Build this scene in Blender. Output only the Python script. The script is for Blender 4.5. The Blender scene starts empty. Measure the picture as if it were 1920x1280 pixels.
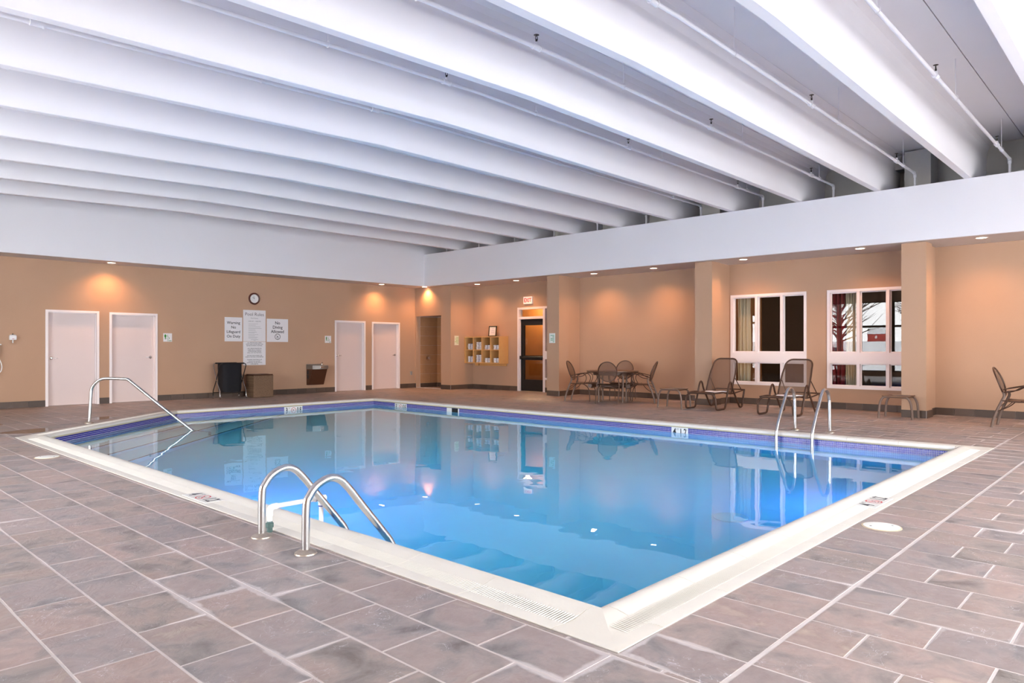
import bpy, bmesh, math, random
from mathutils import Vector, Matrix, Euler
random.seed(7)
PI = math.pi
sc = bpy.context.scene
C = sc.collection

# ------------------------------------------------------------------ camera
FPX, YH, HEAD, CAMH = 1325.0, 652.0, 0.756, 1.25
cd = bpy.data.cameras.new('camera'); cam = bpy.data.objects.new('camera', cd); C.objects.link(cam)
cd.sensor_fit = 'HORIZONTAL'; cd.sensor_width = 36.0
cd.lens = 36.0 * FPX / 1920.0
cd.shift_y = (YH - 640.0) / 1920.0
cd.clip_start = 0.05; cd.clip_end = 300
cam.location = (0, 0, CAMH); cam.rotation_euler = (PI / 2, 0, HEAD - PI / 2)
sc.camera = cam
# ------------------------------------------------------------------ world, light, exposure
SKY = 11.5
w = bpy.data.worlds.new('overcast_sky'); sc.world = w; w.use_nodes = True
bg = w.node_tree.nodes['Background']; bg.inputs[0].default_value = (0.97, 0.97, 1.0, 1); bg.inputs[1].default_value = SKY
sc.view_settings.view_transform = 'Standard'; sc.view_settings.look = 'None'
sc.view_settings.exposure = 0.72; sc.view_settings.gamma = 1.0; sc.view_settings.use_curve_mapping = False
sc.cycles.max_bounces = 6; sc.cycles.diffuse_bounces = 3; sc.cycles.glossy_bounces = 3
sc.cycles.transmission_bounces = 5; sc.cycles.transparent_max_bounces = 8; sc.cycles.volume_bounces = 0
sc.cycles.use_denoising = True; sc.cycles.sample_clamp_indirect = 6.0; sc.cycles.blur_glossy = 1.0

def portal(name, loc, rot, sx, sy):
    l = bpy.data.lights.new(name, 'AREA'); l.shape = 'RECTANGLE'; l.size = sx; l.size_y = sy
    l.cycles.is_portal = True
    o = bpy.data.objects.new(name, l); C.objects.link(o); o.location = loc; o.rotation_euler = rot
# room extents
XL, YF, XB, YA = -3.5, -3.5, 15.1, 17.55      # left, front (behind camera), right wall, back wall
XF, YFA, ZS, ZT = 13.9, 16.79, 3.13, 4.10     # fascia planes, soffit height, fascia top
XC = 14.15                                    # column fronts
portal('daylight_portal_left', (XL - .02, 8.25, 1.75), (0, -PI / 2, 0), 3.1, 8.1)
portal('daylight_portal_front', (6.2, YF - .02, 1.75), (PI / 2, 0, 0), 12.4, 3.1)

# ------------------------------------------------------------------ materials
MATS = {}
def new_mat(name):
    m = bpy.data.materials.new(name); m.use_nodes = True; MATS[name] = m
    return m, m.node_tree.nodes, m.node_tree.links, m.node_tree.nodes['Principled BSDF']
def sock(n, nm): return n.inputs[nm]
def plain(name, col, rough=.5, metal=0., bump=0., bscale=60., var=0., vscale=4., spec=.5, rnd=0.):
    m, N, L, P = new_mat(name)
    P.inputs['Base Color'].default_value = (*col, 1); P.inputs['Roughness'].default_value = rough
    P.inputs['Metallic'].default_value = metal; P.inputs['Specular IOR Level'].default_value = spec
    tc = N.new('ShaderNodeTexCoord')
    if var:
        nz = N.new('ShaderNodeTexNoise'); nz.inputs['Scale'].default_value = vscale; nz.inputs['Detail'].default_value = 4
        L.new(tc.outputs['Object'], nz.inputs['Vector'])
        r = N.new('ShaderNodeMapRange'); r.inputs['To Min'].default_value = 1 - var; r.inputs['To Max'].default_value = 1 + var
        L.new(nz.outputs['Fac'], r.inputs['Value'])
        mx = N.new('ShaderNodeMix'); mx.data_type = 'RGBA'; mx.blend_type = 'MULTIPLY'; mx.inputs[0].default_value = 1
        mx.inputs[6].default_value = (*col, 1); L.new(r.outputs[0], mx.inputs[7]); L.new(mx.outputs[2], P.inputs['Base Color'])
        if rnd:
            oi = N.new('ShaderNodeObjectInfo'); r3 = N.new('ShaderNodeMapRange'); r3.inputs['To Min'].default_value = 1-rnd; r3.inputs['To Max'].default_value = 1+rnd
            L.new(oi.outputs['Random'], r3.inputs['Value']); m3 = N.new('ShaderNodeMath'); m3.operation = 'MULTIPLY'
            L.new(r.outputs[0], m3.inputs[0]); L.new(r3.outputs[0], m3.inputs[1]); L.new(m3.outputs[0], mx.inputs[7])
    if bump:
        nb = N.new('ShaderNodeTexNoise'); nb.inputs['Scale'].default_value = bscale; nb.inputs['Detail'].default_value = 3
        L.new(tc.outputs['Object'], nb.inputs['Vector'])
        b = N.new('ShaderNodeBump'); b.inputs['Strength'].default_value = bump; b.inputs['Distance'].default_value = .01
        L.new(nb.outputs['Fac'], b.inputs['Height']); L.new(b.outputs['Normal'], P.inputs['Normal'])
    return m
def s2l(r, g, b):
    f = lambda c: (c / 255 / 12.92) if c / 255 <= .04045 else ((c / 255 + .055) / 1.055) ** 2.4
    return (f(r), f(g), f(b))
plain('wall_cloth', s2l(181, 147, 121), .85, bump=.25, bscale=140, var=.05, vscale=1.2)
plain('white_paint', s2l(242, 242, 247), .6)
plain('beam_paint', s2l(245, 244, 248), .65, var=.02, vscale=2)
plain('grey_block', s2l(200, 198, 192), .8, bump=.2, bscale=30, var=.06, vscale=3)
plain('soffit_paint', s2l(214, 208, 204), .7, var=.03, vscale=5)
plain('door_white', s2l(214, 198, 194), .45, var=.015, vscale=3)
plain('trim_white', s2l(236, 228, 228), .4)
plain('coping_stone', s2l(228, 223, 213), .55, bump=.1, bscale=80, var=.06, vscale=6)
plain('coping_corner', s2l(225, 219, 208), .55, bump=.1, bscale=80, var=.06, vscale=6)
plain('grout', s2l(206, 196, 193), .8, bump=.2, bscale=90, var=.12, vscale=5)
plain('joint_cream', s2l(206, 190, 158), .7)
plain('base_tile', s2l(82, 66, 56), .5, bump=.15, bscale=30, var=.3, vscale=7, rnd=.28)
plain('shower_tile', s2l(176, 134, 96), .4, bump=.1, bscale=30, var=.12, vscale=9)
plain('plaster', s2l(212, 238, 246), .7, var=.03, vscale=3)
plain('nosing', s2l(62, 58, 66), .5)
plain('mosaic_blue', (.035, .035, .30), .2, var=.35, vscale=60)
plain('mosaic_grout', s2l(208, 206, 222), .7)
plain('steel', (.62, .61, .60), .24, 1., var=.05, vscale=12)
plain('chrome', (.75, .75, .75), .12, 1.)
plain('rusty_plate', s2l(168, 156, 144), .4, .7, var=.25, vscale=40)
plain('pvc', s2l(238, 238, 238), .35)
plain('pvc_ink', s2l(60, 80, 170), .5)
plain('brass_green', s2l(80, 104, 100), .6, .2, bump=.3, bscale=120, var=.25, vscale=60)
plain('bronze', s2l(74, 51, 39), .42, .15, var=.12, vscale=20)
plain('bronze_light', s2l(108, 88, 77), .45, .15, var=.08, vscale=20)
plain('table_top', s2l(92, 66, 48), .4, .1, var=.15, vscale=12)
plain('towel_white', s2l(240, 240, 244), .95, bump=.6, bscale=300)
plain('navy', s2l(48, 58, 104), .9)
plain('shelf_wood', s2l(208, 160, 100), .45, var=.08, vscale=8)
plain('black_cloth', (.006, .006, .009), .9, bump=.3, bscale=12)
plain('black_metal', (.015, .014, .014), .4, .3)
plain('clock_wood', s2l(78, 32, 20), .35)
plain('clock_face', s2l(232, 232, 230), .5)
plain('ink', (.03, .03, .035), .7)
plain('ink_soft', (.2, .2, .21), .7)
plain('sign_white', s2l(226, 224, 226), .5)
plain('sign_cream', s2l(226, 222, 196), .5)
plain('sign_mint', s2l(222, 232, 228), .5)
plain('green_ink', s2l(40, 128, 30), .6)
plain('lime_ink', s2l(130, 176, 70), .6)
plain('mint_ink', s2l(110, 170, 140), .6)
plain('red_ink', s2l(196, 30, 40), .6)
plain('red_letter', s2l(205, 14, 22), .5)
plain('marker_white', s2l(232, 231, 226), .35)
plain('lid_white', s2l(244, 243, 236), .5)
plain('outlet_grey', s2l(150, 146, 138), .5)
plain('dark_void', (.01, .01, .012), .8)
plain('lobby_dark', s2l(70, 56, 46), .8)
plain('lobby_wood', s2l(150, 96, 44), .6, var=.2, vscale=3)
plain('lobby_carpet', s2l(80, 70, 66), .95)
plain('curtain_red', s2l(128, 22, 34), .9)
plain('curtain_cream', s2l(240, 232, 204), .9)
plain('snow', (.9, .92, .95), .8)
plain('barn_red', s2l(150, 52, 44), .8)
plain('bark', s2l(74, 58, 48), .9)
plain('car_paint', s2l(70, 76, 84), .3, .3)
plain('rubber', (.02, .02, .02), .7)
plain('fountain_steel', s2l(140, 134, 128), .5, .6, var=.05, vscale=20)
plain('fountain_brown', s2l(84, 52, 34), .4, .4, var=.1, vscale=12)
plain('sprinkler_brass', s2l(70, 66, 60), .4, .7)

def slate():
    m, N, L, P = new_mat('slate_tile')
    g = N.new('ShaderNodeNewGeometry'); oi = N.new('ShaderNodeObjectInfo')
    ad = N.new('ShaderNodeMath'); ad.operation = 'ADD'; L.new(g.outputs['Random Per Island'], ad.inputs[0]); L.new(oi.outputs['Random'], ad.inputs[1])
    fr = N.new('ShaderNodeMath'); fr.operation = 'FRACT'; L.new(ad.outputs[0], fr.inputs[0])
    sep = N.new('ShaderNodeVectorMath'); sep.operation = 'SCALE'; L.new(g.outputs['Position'], sep.inputs[0]); sep.inputs['Scale'].default_value = 1
    off = N.new('ShaderNodeCombineXYZ'); ml = N.new('ShaderNodeMath'); ml.operation = 'MULTIPLY'; ml.inputs[1].default_value = 37.0
    L.new(fr.outputs[0], ml.inputs[0]); L.new(ml.outputs[0], off.inputs['Z'])
    pos = N.new('ShaderNodeVectorMath'); pos.operation = 'ADD'; L.new(sep.outputs[0], pos.inputs[0]); L.new(off.outputs[0], pos.inputs[1])
    def noise(scale, detail, rough=.55, dist=0.):
        n = N.new('ShaderNodeTexNoise'); n.inputs['Scale'].default_value = scale; n.inputs['Detail'].default_value = detail
        n.inputs['Roughness'].default_value = rough; n.inputs['Distortion'].default_value = dist
        L.new(pos.outputs[0], n.inputs['Vector']); return n
    n1 = noise(3.4, 6, .6, .6)
    cr = N.new('ShaderNodeValToRGB'); e = cr.color_ramp.elements
    e[0].position = .30; e[0].color = (*s2l(113, 106, 105), 1); e[1].position = .72; e[1].color = (*s2l(175, 164, 154), 1)
    for p, c in ((.42, (142, 136, 134)), (.52, (160, 147, 143)), (.62, (154, 139, 134))):
        x = cr.color_ramp.elements.new(p); x.color = (*s2l(*c), 1)
    L.new(n1.outputs['Fac'], cr.inputs[0])
    tint = N.new('ShaderNodeValToRGB'); e = tint.color_ramp.elements; tint.color_ramp.interpolation = 'LINEAR'
    e[0].position = 0; e[0].color = (.88, .88, .90, 1); e[1].position = 1; e[1].color = (1.08, 1.0, .98, 1)
    for p, c in ((.3, (1.0, .99, 1.0)), (.55, (.97, .93, .88)), (.8, (1.1, 1.02, .98))):
        x = tint.color_ramp.elements.new(p); x.color = (*c, 1)
    L.new(fr.outputs[0], tint.inputs[0])
    mx = N.new('ShaderNodeMix'); mx.data_type = 'RGBA'; mx.blend_type = 'MULTIPLY'; mx.inputs[0].default_value = 1
    L.new(cr.outputs[0], mx.inputs[6]); L.new(tint.outputs[0], mx.inputs[7])
    n2 = noise(16, 8, .7)                      # mottling
    r2 = N.new('ShaderNodeMapRange'); r2.inputs['From Min'].default_value = .3; r2.inputs['From Max'].default_value = .7
    r2.inputs['To Min'].default_value = .86; r2.inputs['To Max'].default_value = 1.14; L.new(n2.outputs['Fac'], r2.inputs['Value'])
    m2 = N.new('ShaderNodeMix'); m2.data_type = 'RGBA'; m2.blend_type = 'MULTIPLY'; m2.inputs[0].default_value = 1
    L.new(mx.outputs[2], m2.inputs[6]); L.new(r2.outputs[0], m2.inputs[7])
    # pale mineral veins
    n3 = noise(5.5, 3, .6, 1.6)
    ab = N.new('ShaderNodeMath'); ab.operation = 'SUBTRACT'; ab.inputs[1].default_value = .5; L.new(n3.outputs['Fac'], ab.inputs[0])
    a2 = N.new('ShaderNodeMath'); a2.operation = 'ABSOLUTE'; L.new(ab.outputs[0], a2.inputs[0])
    rv = N.new('ShaderNodeMapRange'); rv.inputs['From Min'].default_value = 0; rv.inputs['From Max'].default_value = .006
    rv.inputs['To Min'].default_value = 1; rv.inputs['To Max'].default_value = 0; L.new(a2.outputs[0], rv.inputs['Value'])
    n4 = noise(3, 2); r4 = N.new('ShaderNodeMapRange'); r4.inputs['From Min'].default_value = .5; r4.inputs['From Max'].default_value = .62
    L.new(n4.outputs['Fac'], r4.inputs['Value'])
    vm = N.new('ShaderNodeMath'); vm.operation = 'MULTIPLY'; L.new(rv.outputs[0], vm.inputs[0]); L.new(r4.outputs[0], vm.inputs[1])
    m3 = N.new('ShaderNodeMix'); m3.data_type = 'RGBA'; L.new(vm.outputs[0], m3.inputs[0]); L.new(m2.outputs[2], m3.inputs[6])
    m3.inputs[7].default_value = (*s2l(204, 198, 206), 1)
    # pale lime deposit creeping in from the joints
    tc = N.new('ShaderNodeTexCoord'); sx = N.new('ShaderNodeSeparateXYZ'); L.new(tc.outputs['Generated'], sx.inputs[0])
    def mth(op, a, b=None):
        n = N.new('ShaderNodeMath'); n.operation = op
        for i, q in enumerate((a, b)):
            if q is None: continue
            if isinstance(q, (int, float)): n.inputs[i].default_value = q
            else: L.new(q, n.inputs[i])
        return n.outputs[0]
    ex = mth('MULTIPLY', mth('MINIMUM', sx.outputs[0], mth('SUBTRACT', 1., sx.outputs[0])), .305)
    ey = mth('MULTIPLY', mth('MINIMUM', sx.outputs[1], mth('SUBTRACT', 1., sx.outputs[1])), .46)
    ed = mth('MINIMUM', ex, ey)
    nb = N.new('ShaderNodeTexNoise'); nb.inputs['Scale'].default_value = 11; nb.inputs['Detail'].default_value = 6; L.new(g.outputs['Position'], nb.inputs['Vector'])
    ng = N.new('ShaderNodeTexNoise'); ng.inputs['Scale'].default_value = .9; ng.inputs['Detail'].default_value = 2; L.new(g.outputs['Position'], ng.inputs['Vector'])
    wd = mth('MULTIPLY', mth('MAXIMUM', mth('SUBTRACT', ng.outputs['Fac'], .54), 0.), mth('MULTIPLY', nb.outputs['Fac'], .42))
    dep = N.new('ShaderNodeMapRange'); L.new(mth('SUBTRACT', wd, ed), dep.inputs['Value'])
    dep.inputs['From Min'].default_value = -.003; dep.inputs['From Max'].default_value = .012; dep.inputs['To Min'].default_value = 0; dep.inputs['To Max'].default_value = .6
    m4 = N.new('ShaderNodeMix'); m4.data_type = 'RGBA'; L.new(dep.outputs[0], m4.inputs[0]); L.new(m3.outputs[2], m4.inputs[6]); m4.inputs[7].default_value = (*s2l(216, 208, 208), 1)
    L.new(m4.outputs[2], P.inputs['Base Color'])
    rr = N.new('ShaderNodeMapRange'); rr.inputs['To Min'].default_value = .28; rr.inputs['To Max'].default_value = .6
    L.new(n2.outputs['Fac'], rr.inputs['Value']); L.new(rr.outputs[0], P.inputs['Roughness'])
    n5 = noise(9, 7, .62, .8); b = N.new('ShaderNodeBump'); b.inputs['Strength'].default_value = .5; b.inputs['Distance'].default_value = .012
    L.new(n5.outputs['Fac'], b.inputs['Height']); L.new(b.outputs['Normal'], P.inputs['Normal'])
slate()

def woven():
    m, N, L, P = new_mat('woven_brown')
    tc = N.new('ShaderNodeTexCoord')
    v = N.new('ShaderNodeTexBrick'); v.inputs['Scale'].default_value = 30; v.inputs['Color1'].default_value = (*s2l(134, 106, 80), 1)
    v.inputs['Color2'].default_value = (*s2l(108, 82, 60), 1); v.inputs['Mortar'].default_value = (*s2l(70, 50, 36), 1)
    v.inputs['Mortar Size'].default_value = .02
    mp = N.new('ShaderNodeMapping'); mp.inputs['Rotation'].default_value = (PI / 2, 0, 0); L.new(tc.outputs['Object'], mp.inputs[0])
    L.new(mp.outputs[0], v.inputs['Vector']); L.new(v.outputs[0], P.inputs['Base Color']); P.inputs['Roughness'].default_value = .7
woven()
def sling():
    m, N, L, P = new_mat('sling_mesh')
    P.inputs['Base Color'].default_value = (*s2l(98, 72, 57), 1); P.inputs['Roughness'].default_value = .6
    t = N.new('ShaderNodeBsdfTransparent'); mx = N.new('ShaderNodeMixShader'); mx.inputs[0].default_value = .66
    out = N['Material Output']; L.new(t.outputs[0], mx.inputs[1]); L.new(P.outputs[0], mx.inputs[2]); L.new(mx.outputs[0], out.inputs[0])
sling()
def glass_pane():
    m, N, L, P = new_mat('pane_glass'); N.remove(P)
    t = N.new('ShaderNodeBsdfTransparent'); t.inputs[0].default_value = (.95, .95, .94, 1)
    g = N.new('ShaderNodeBsdfGlossy'); g.inputs['Roughness'].default_value = 0
    f = N.new('ShaderNodeFresnel'); f.inputs['IOR'].default_value = 1.75
    ge = N.new('ShaderNodeNewGeometry'); inv = N.new('ShaderNodeMath'); inv.operation = 'SUBTRACT'; inv.inputs[0].default_value = 1; L.new(ge.outputs['Backfacing'], inv.inputs[1])
    mu = N.new('ShaderNodeMath'); mu.operation = 'MULTIPLY'; L.new(f.outputs[0], mu.inputs[0]); L.new(inv.outputs[0], mu.inputs[1])   # one reflection per sheet
    mx = N.new('ShaderNodeMixShader'); L.new(mu.outputs[0], mx.inputs[0]); L.new(t.outputs[0], mx.inputs[1]); L.new(g.outputs[0], mx.inputs[2])
    L.new(mx.outputs[0], N['Material Output'].inputs[0])
glass_pane()
def water():
    m, N, L, P = new_mat('pool_water'); N.remove(P)
    g = N.new('ShaderNodeBsdfGlass'); g.inputs['IOR'].default_value = 1.33; g.inputs['Roughness'].default_value = 0
    tc = N.new('ShaderNodeTexCoord')
    n = N.new('ShaderNodeTexNoise'); n.inputs['Scale'].default_value = 1.7; n.inputs['Detail'].default_value = 2.0; n.inputs['Roughness'].default_value = .5
    L.new(tc.outputs['Object'], n.inputs['Vector'])
    b = N.new('ShaderNodeBump'); b.inputs['Strength'].default_value = .06; b.inputs['Distance'].default_value = .04
    L.new(n.outputs['Fac'], b.inputs['Height']); L.new(b.outputs['Normal'], g.inputs['Normal'])
    va = N.new('ShaderNodeVolumeAbsorption'); va.inputs['Color'].default_value = (.38, .955, .998, 1); va.inputs['Density'].default_value = .75
    L.new(g.outputs[0], N['Material Output'].inputs['Surface']); L.new(va.outputs[0], N['Material Output'].inputs['Volume'])
water()
def puddle():
    m, N, L, P = new_mat('puddle_water'); N.remove(P)
    t = N.new('ShaderNodeBsdfTransparent'); t.inputs[0].default_value = (.88, .86, .85, 1)
    g = N.new('ShaderNodeBsdfGlossy'); g.inputs['Roughness'].default_value = .03
    f = N.new('ShaderNodeFresnel'); f.inputs['IOR'].default_value = 1.33
    mx = N.new('ShaderNodeMixShader'); L.new(f.outputs[0], mx.inputs[0]); L.new(t.outputs[0], mx.inputs[1]); L.new(g.outputs[0], mx.inputs[2])
    L.new(mx.outputs[0], N['Material Output'].inputs[0])
puddle()
def emit(name, col, s):
    m, N, L, P = new_mat(name); P.inputs['Base Color'].default_value = (*col, 1)
    P.inputs['Emission Color'].default_value = (*col, 1); P.inputs['Emission Strength'].default_value = s; m.cycles.emission_sampling = 'NONE'
emit('lamp_glow', (1., .80, .55), 9.)
emit('exit_face', (.82, .76, .75), .12)
emit('pool_lens', (.35, .45, 1.), 3.)

# ------------------------------------------------------------------ mesh helpers
class MB:
    def __init__(s): s.v = []; s.f = []
    def add(s, vs, fs):
        k = len(s.v); s.v += [tuple(p) for p in vs]; s.f += [tuple(i + k for i in f) for f in fs]; return s
    def box(s, x0, x1, y0, y1, z0, z1, M=None):
        vs = [Vector(p) for p in ((x0,y0,z0),(x1,y0,z0),(x1,y1,z0),(x0,y1,z0),(x0,y0,z1),(x1,y0,z1),(x1,y1,z1),(x0,y1,z1))]
        if M: vs = [M @ p for p in vs]
        return s.add(vs, [(0,3,2,1),(4,5,6,7),(0,1,5,4),(1,2,6,5),(2,3,7,6),(3,0,4,7)])
    def cbox(s, x0, x1, y0, y1, z0, z1, c=.01):
        """box with all twelve edges chamfered"""
        bm = bmesh.new(); bmesh.ops.create_cube(bm, size=1)
        for v in bm.verts: v.co = Vector(((x0+x1)/2 + v.co.x*(x1-x0), (y0+y1)/2 + v.co.y*(y1-y0), (z0+z1)/2 + v.co.z*(z1-z0)))
        bmesh.ops.bevel(bm, geom=bm.edges[:], offset=c, segments=2, affect='EDGES', profile=.5)
        bm.verts.ensure_lookup_table(); s.add([v.co for v in bm.verts], [[v.index for v in f.verts] for f in bm.faces]); bm.free(); return s
    def prism(s, poly, z0, z1, ch=0.):
        """vertical prism over a ccw polygon, optional chamfer at the top edge"""
        n = len(poly); cx = sum(p[0] for p in poly) / n; cy = sum(p[1] for p in poly) / n
        vs = [(p[0], p[1], z0) for p in poly]
        if ch:
            vs += [(p[0], p[1], z1 - ch) for p in poly]
            top = []
            for i, p in enumerate(poly):
                a = Vector(poly[i-1]) - Vector(p); b = Vector(poly[(i+1) % n]) - Vector(p)
                if a.length > 1e-6: a.normalize()
                if b.length > 1e-6: b.normalize()
                d = (a + b); si = abs(a.x*b.y - a.y*b.x) or 1.
                q = Vector(p) + d * (ch / si); top.append((q.x, q.y, z1))
            vs += top
            fs = [tuple(range(n))[::-1], tuple(range(2*n, 3*n))]
            for k in (0, n):
                fs += [(k+i, k+(i+1) % n, k+n+(i+1) % n, k+n+i) for i in range(n)]
        else:
            vs += [(p[0], p[1], z1) for p in poly]
            fs = [tuple(range(n))[::-1], tuple(range(n, 2*n))] + [(i, (i+1) % n, n+(i+1) % n, n+i) for i in range(n)]
        return s.add(vs, fs)
    def extrude_y(s, prof, y0, y1):
        """profile of (x, z) extruded along y"""
        n = len(prof)
        vs = [(p[0], y0, p[1]) for p in prof] + [(p[0], y1, p[1]) for p in prof]
        fs = [tuple(range(n)), tuple(range(n, 2*n))[::-1]] + [(i, n+i, n+(i+1) % n, (i+1) % n) for i in range(n)]
        return s.add(vs, fs)
    def tube(s, pts, r, seg=10, closed=False, cap=True, flat=None):
        """tube through pts; flat=(a,b) gives an elliptic section (a along the binormal, b along the normal)"""
        P = [Vector(p) for p in pts]; n = len(P); rings = []
        up = None
        for i, p in enumerate(P):
            if closed: t = P[(i+1) % n] - P[i-1]
            else: t = P[min(i+1, n-1)] - P[max(i-1, 0)]
            t.normalize()
            if up is None:
                up = Vector((0,0,1)) if abs(t.z) < .9 else Vector((0,1,0))
            b = t.cross(up)
            if b.length < 1e-5: b = t.orthogonal()
            b.normalize(); nn = b.cross(t).normalized(); up = nn
            rr = r[i] if isinstance(r, (list, tuple)) else r
            ra, rb = (flat if flat else (rr, rr))
            rings.append([p + b * (ra * math.cos(2*PI*k/seg)) + nn * (rb * math.sin(2*PI*k/seg)) for k in range(seg)])
        vs = [q for R in rings for q in R]; fs = []
        m = n if closed else n - 1
        for i in range(m):
            a = i * seg; b2 = ((i+1) % n) * seg
            fs += [(a+k, a+(k+1) % seg, b2+(k+1) % seg, b2+k) for k in range(seg)]
        if cap and not closed: fs += [tuple(range(seg))[::-1], tuple(range((n-1)*seg, n*seg))]
        return s.add(vs, fs)
    def lathe(s, prof, seg=24, M=None):
        """profile of (r, z) around z"""
        vs = []; fs = []; n = len(prof)
        for r, z in prof:
            for k in range(seg):
                p = Vector((r*math.cos(2*PI*k/seg), r*math.sin(2*PI*k/seg), z)); vs.append(M @ p if M else p)
        for i in range(n-1):
            fs += [(i*seg+k, i*seg+(k+1) % seg, (i+1)*seg+(k+1) % seg, (i+1)*seg+k) for k in range(seg)]
        fs += [tuple(range(seg))[::-1], tuple(range((n-1)*seg, n*seg))]
        return s.add(vs, fs)
    def grid(s, fn, nu, nv, thick=None):
        vs = [fn(i/nu, j/nv) for i in range(nu+1) for j in range(nv+1)]
        fs = [(i*(nv+1)+j, (i+1)*(nv+1)+j, (i+1)*(nv+1)+j+1, i*(nv+1)+j+1) for i in range(nu) for j in range(nv)]
        return s.add(vs, fs)
    def mesh(s, name, mat, smooth=False):
        me = bpy.data.meshes.new(name); me.from_pydata([tuple(v) for v in s.v], [], s.f); me.update()
        bm = bmesh.new(); bm.from_mesh(me); bmesh.ops.recalc_face_normals(bm, faces=bm.faces[:]); bm.to_mesh(me); bm.free()
        me.materials.append(MATS[mat])
        if smooth:
            for p in me.polygons: p.use_smooth = True
            try: me.set_sharp_from_angle(angle=math.radians(40))
            except Exception: pass
        return me
def link(name, me, parent=None, loc=None, rot=None):
    o = bpy.data.objects.new(name, me); C.objects.link(o)
    if parent is not None: o.parent = parent
    if loc is not None: o.location = loc
    if rot is not None: o.rotation_euler = rot
    return o
def obj(name, mb, mat, parent=None, smooth=False, loc=None, rot=None): return link(name, mb.mesh(name, mat, smooth), parent, loc, rot)
def tag(o, label, cat, group=None):
    o['label'] = label; o['category'] = cat
    if group: o['group'] = group
    return o
def thing(name, label, cat, loc=(0,0,0), rz=0., group=None):
    o = bpy.data.objects.new(name, None); C.objects.link(o); o.empty_display_size = .1
    o.location = loc; o.rotation_euler = (0, 0, rz); return tag(o, label, cat, group)
def struct(name, mb, mat, smooth=False):
    o = obj(name, mb, mat, None, smooth); o['kind'] = 'structure'; return o
def copy_tree(o, parent=None):
    c = o.copy(); C.objects.link(c)
    if parent is not None: c.parent = parent
    for ch in list(o.children): copy_tree(ch, c)
    return c
def text(name, s, size, mat, parent, loc, rot, align='CENTER', ext=.0008, bold=0., sx=1.):
    cu = bpy.data.curves.new(name, 'FONT'); cu.body = s; cu.size = size; cu.align_x = align; cu.align_y = 'CENTER'
    cu.extrude = ext; cu.offset = bold; cu.resolution_u = 3
    t = bpy.data.objects.new('tmp_text', cu); C.objects.link(t)
    bpy.context.view_layer.update()
    me = bpy.data.meshes.new_from_object(t.evaluated_get(bpy.context.evaluated_depsgraph_get()))
    bpy.data.objects.remove(t); bpy.data.curves.remove(cu)
    me.name = name; me.materials.clear(); me.materials.append(MATS[mat])
    if sx != 1.:
        for v in me.vertices: v.co.x *= sx
    return link(name, me, parent, loc, rot)
def arc(c, r, a0, a1, n, ax=0, ay=2, base=(0,0,0)):
    out = []
    for i in range(n+1):
        a = a0 + (a1-a0)*i/n; p = list(base); p[ax] = c[0] + r*math.cos(a); p[ay] = c[1] + r*math.sin(a); out.append(tuple(p))
    return out
def smooth_path(pts, n=6):
    """Catmull-Rom through points"""
    P = [Vector(p) for p in pts]; out = []
    for i in range(len(P)-1):
        p0 = P[max(i-1,0)]; p1 = P[i]; p2 = P[i+1]; p3 = P[min(i+2,len(P)-1)]
        for k in range(n):
            t = k/n
            out.append(.5*((2*p1) + (p2-p0)*t + (2*p0-5*p1+4*p2-p3)*t*t + (3*p1-p0-3*p2+p3)*t**3))
    out.append(P[-1]); return out
def proj(x, y, z=0.):
    V = (math.cos(HEAD), math.sin(HEAD)); R = (math.sin(HEAD), -math.cos(HEAD))
    d = x*V[0] + y*V[1]; r = x*R[0] + y*R[1]
    if d < .3: return None
    return (960 + FPX*r/d, YH + FPX*(CAMH-z)/d)
WA = (PI/2, 0, 0)                # flat things on the back wall, facing -y
WB = (PI/2, 0, -PI/2)            # flat things on the right wall, facing -x

# ================================================================== THE SETTING
def clip(poly, n, d):
    """keep the side n.p <= d of a polygon"""
    out = []
    for i, p in enumerate(poly):
        q = poly[(i+1) % len(poly)]
        a = n[0]*p[0]+n[1]*p[1]-d; b = n[0]*q[0]+n[1]*q[1]-d
        if a <= 0: out.append(p)
        if (a < 0 < b) or (b < 0 < a):
            t = a/(a-b); out.append((p[0]+(q[0]-p[0])*t, p[1]+(q[1]-p[1])*t))
    return out
def clip_convex(poly, region):
    for i in range(len(region)):
        a = region[i]; b = region[(i+1) % len(region)]
        n = (b[1]-a[1], -(b[0]-a[0])); poly = clip(poly, n, n[0]*a[0]+n[1]*a[1])
        if len(poly) < 3: return []
    return poly
def area(p): return .5*sum(p[i][0]*p[(i+1) % len(p)][1]-p[(i+1) % len(p)][0]*p[i][1] for i in range(len(p)))
def inset(poly, d):
    n = len(poly); out = []
    for i in range(n):
        p = Vector(poly[i]); a = (Vector(poly[i-1])-p).normalized(); b = (Vector(poly[(i+1) % n])-p).normalized()
        si = abs(a.x*b.y-a.y*b.x); q = p+(a+b)*(d/si); out.append((q.x, q.y))
    return out
OUT = [(2.405,1.67),(10.54,1.67),(10.54,14.57),(5.42,14.57),(2.405,11.77)]
COPW = .35
WALLP = inset(OUT, COPW-.02)          # pool wall line
ZW = -.125                            # water level
REG = [[(XL,YF),(2.405,YF),(2.405,YA),(XL,YA)],
       [(2.405,YF),(XB,YF),(XB,1.235),(2.405,1.235)],
       [(2.405,1.235),(XB,1.235),(XB,1.67),(2.405,1.67)],
       [(10.54,1.67),(XB,1.67),(XB,YA),(10.54,YA)],
       [(2.405,14.57),(10.54,14.57),(10.54,YA),(2.405,YA)],
       [(2.405,11.77),(5.42,14.57),(2.405,14.57)]]
mb = MB()
for r in REG: mb.prism(r, -.12, -.0018)
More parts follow.
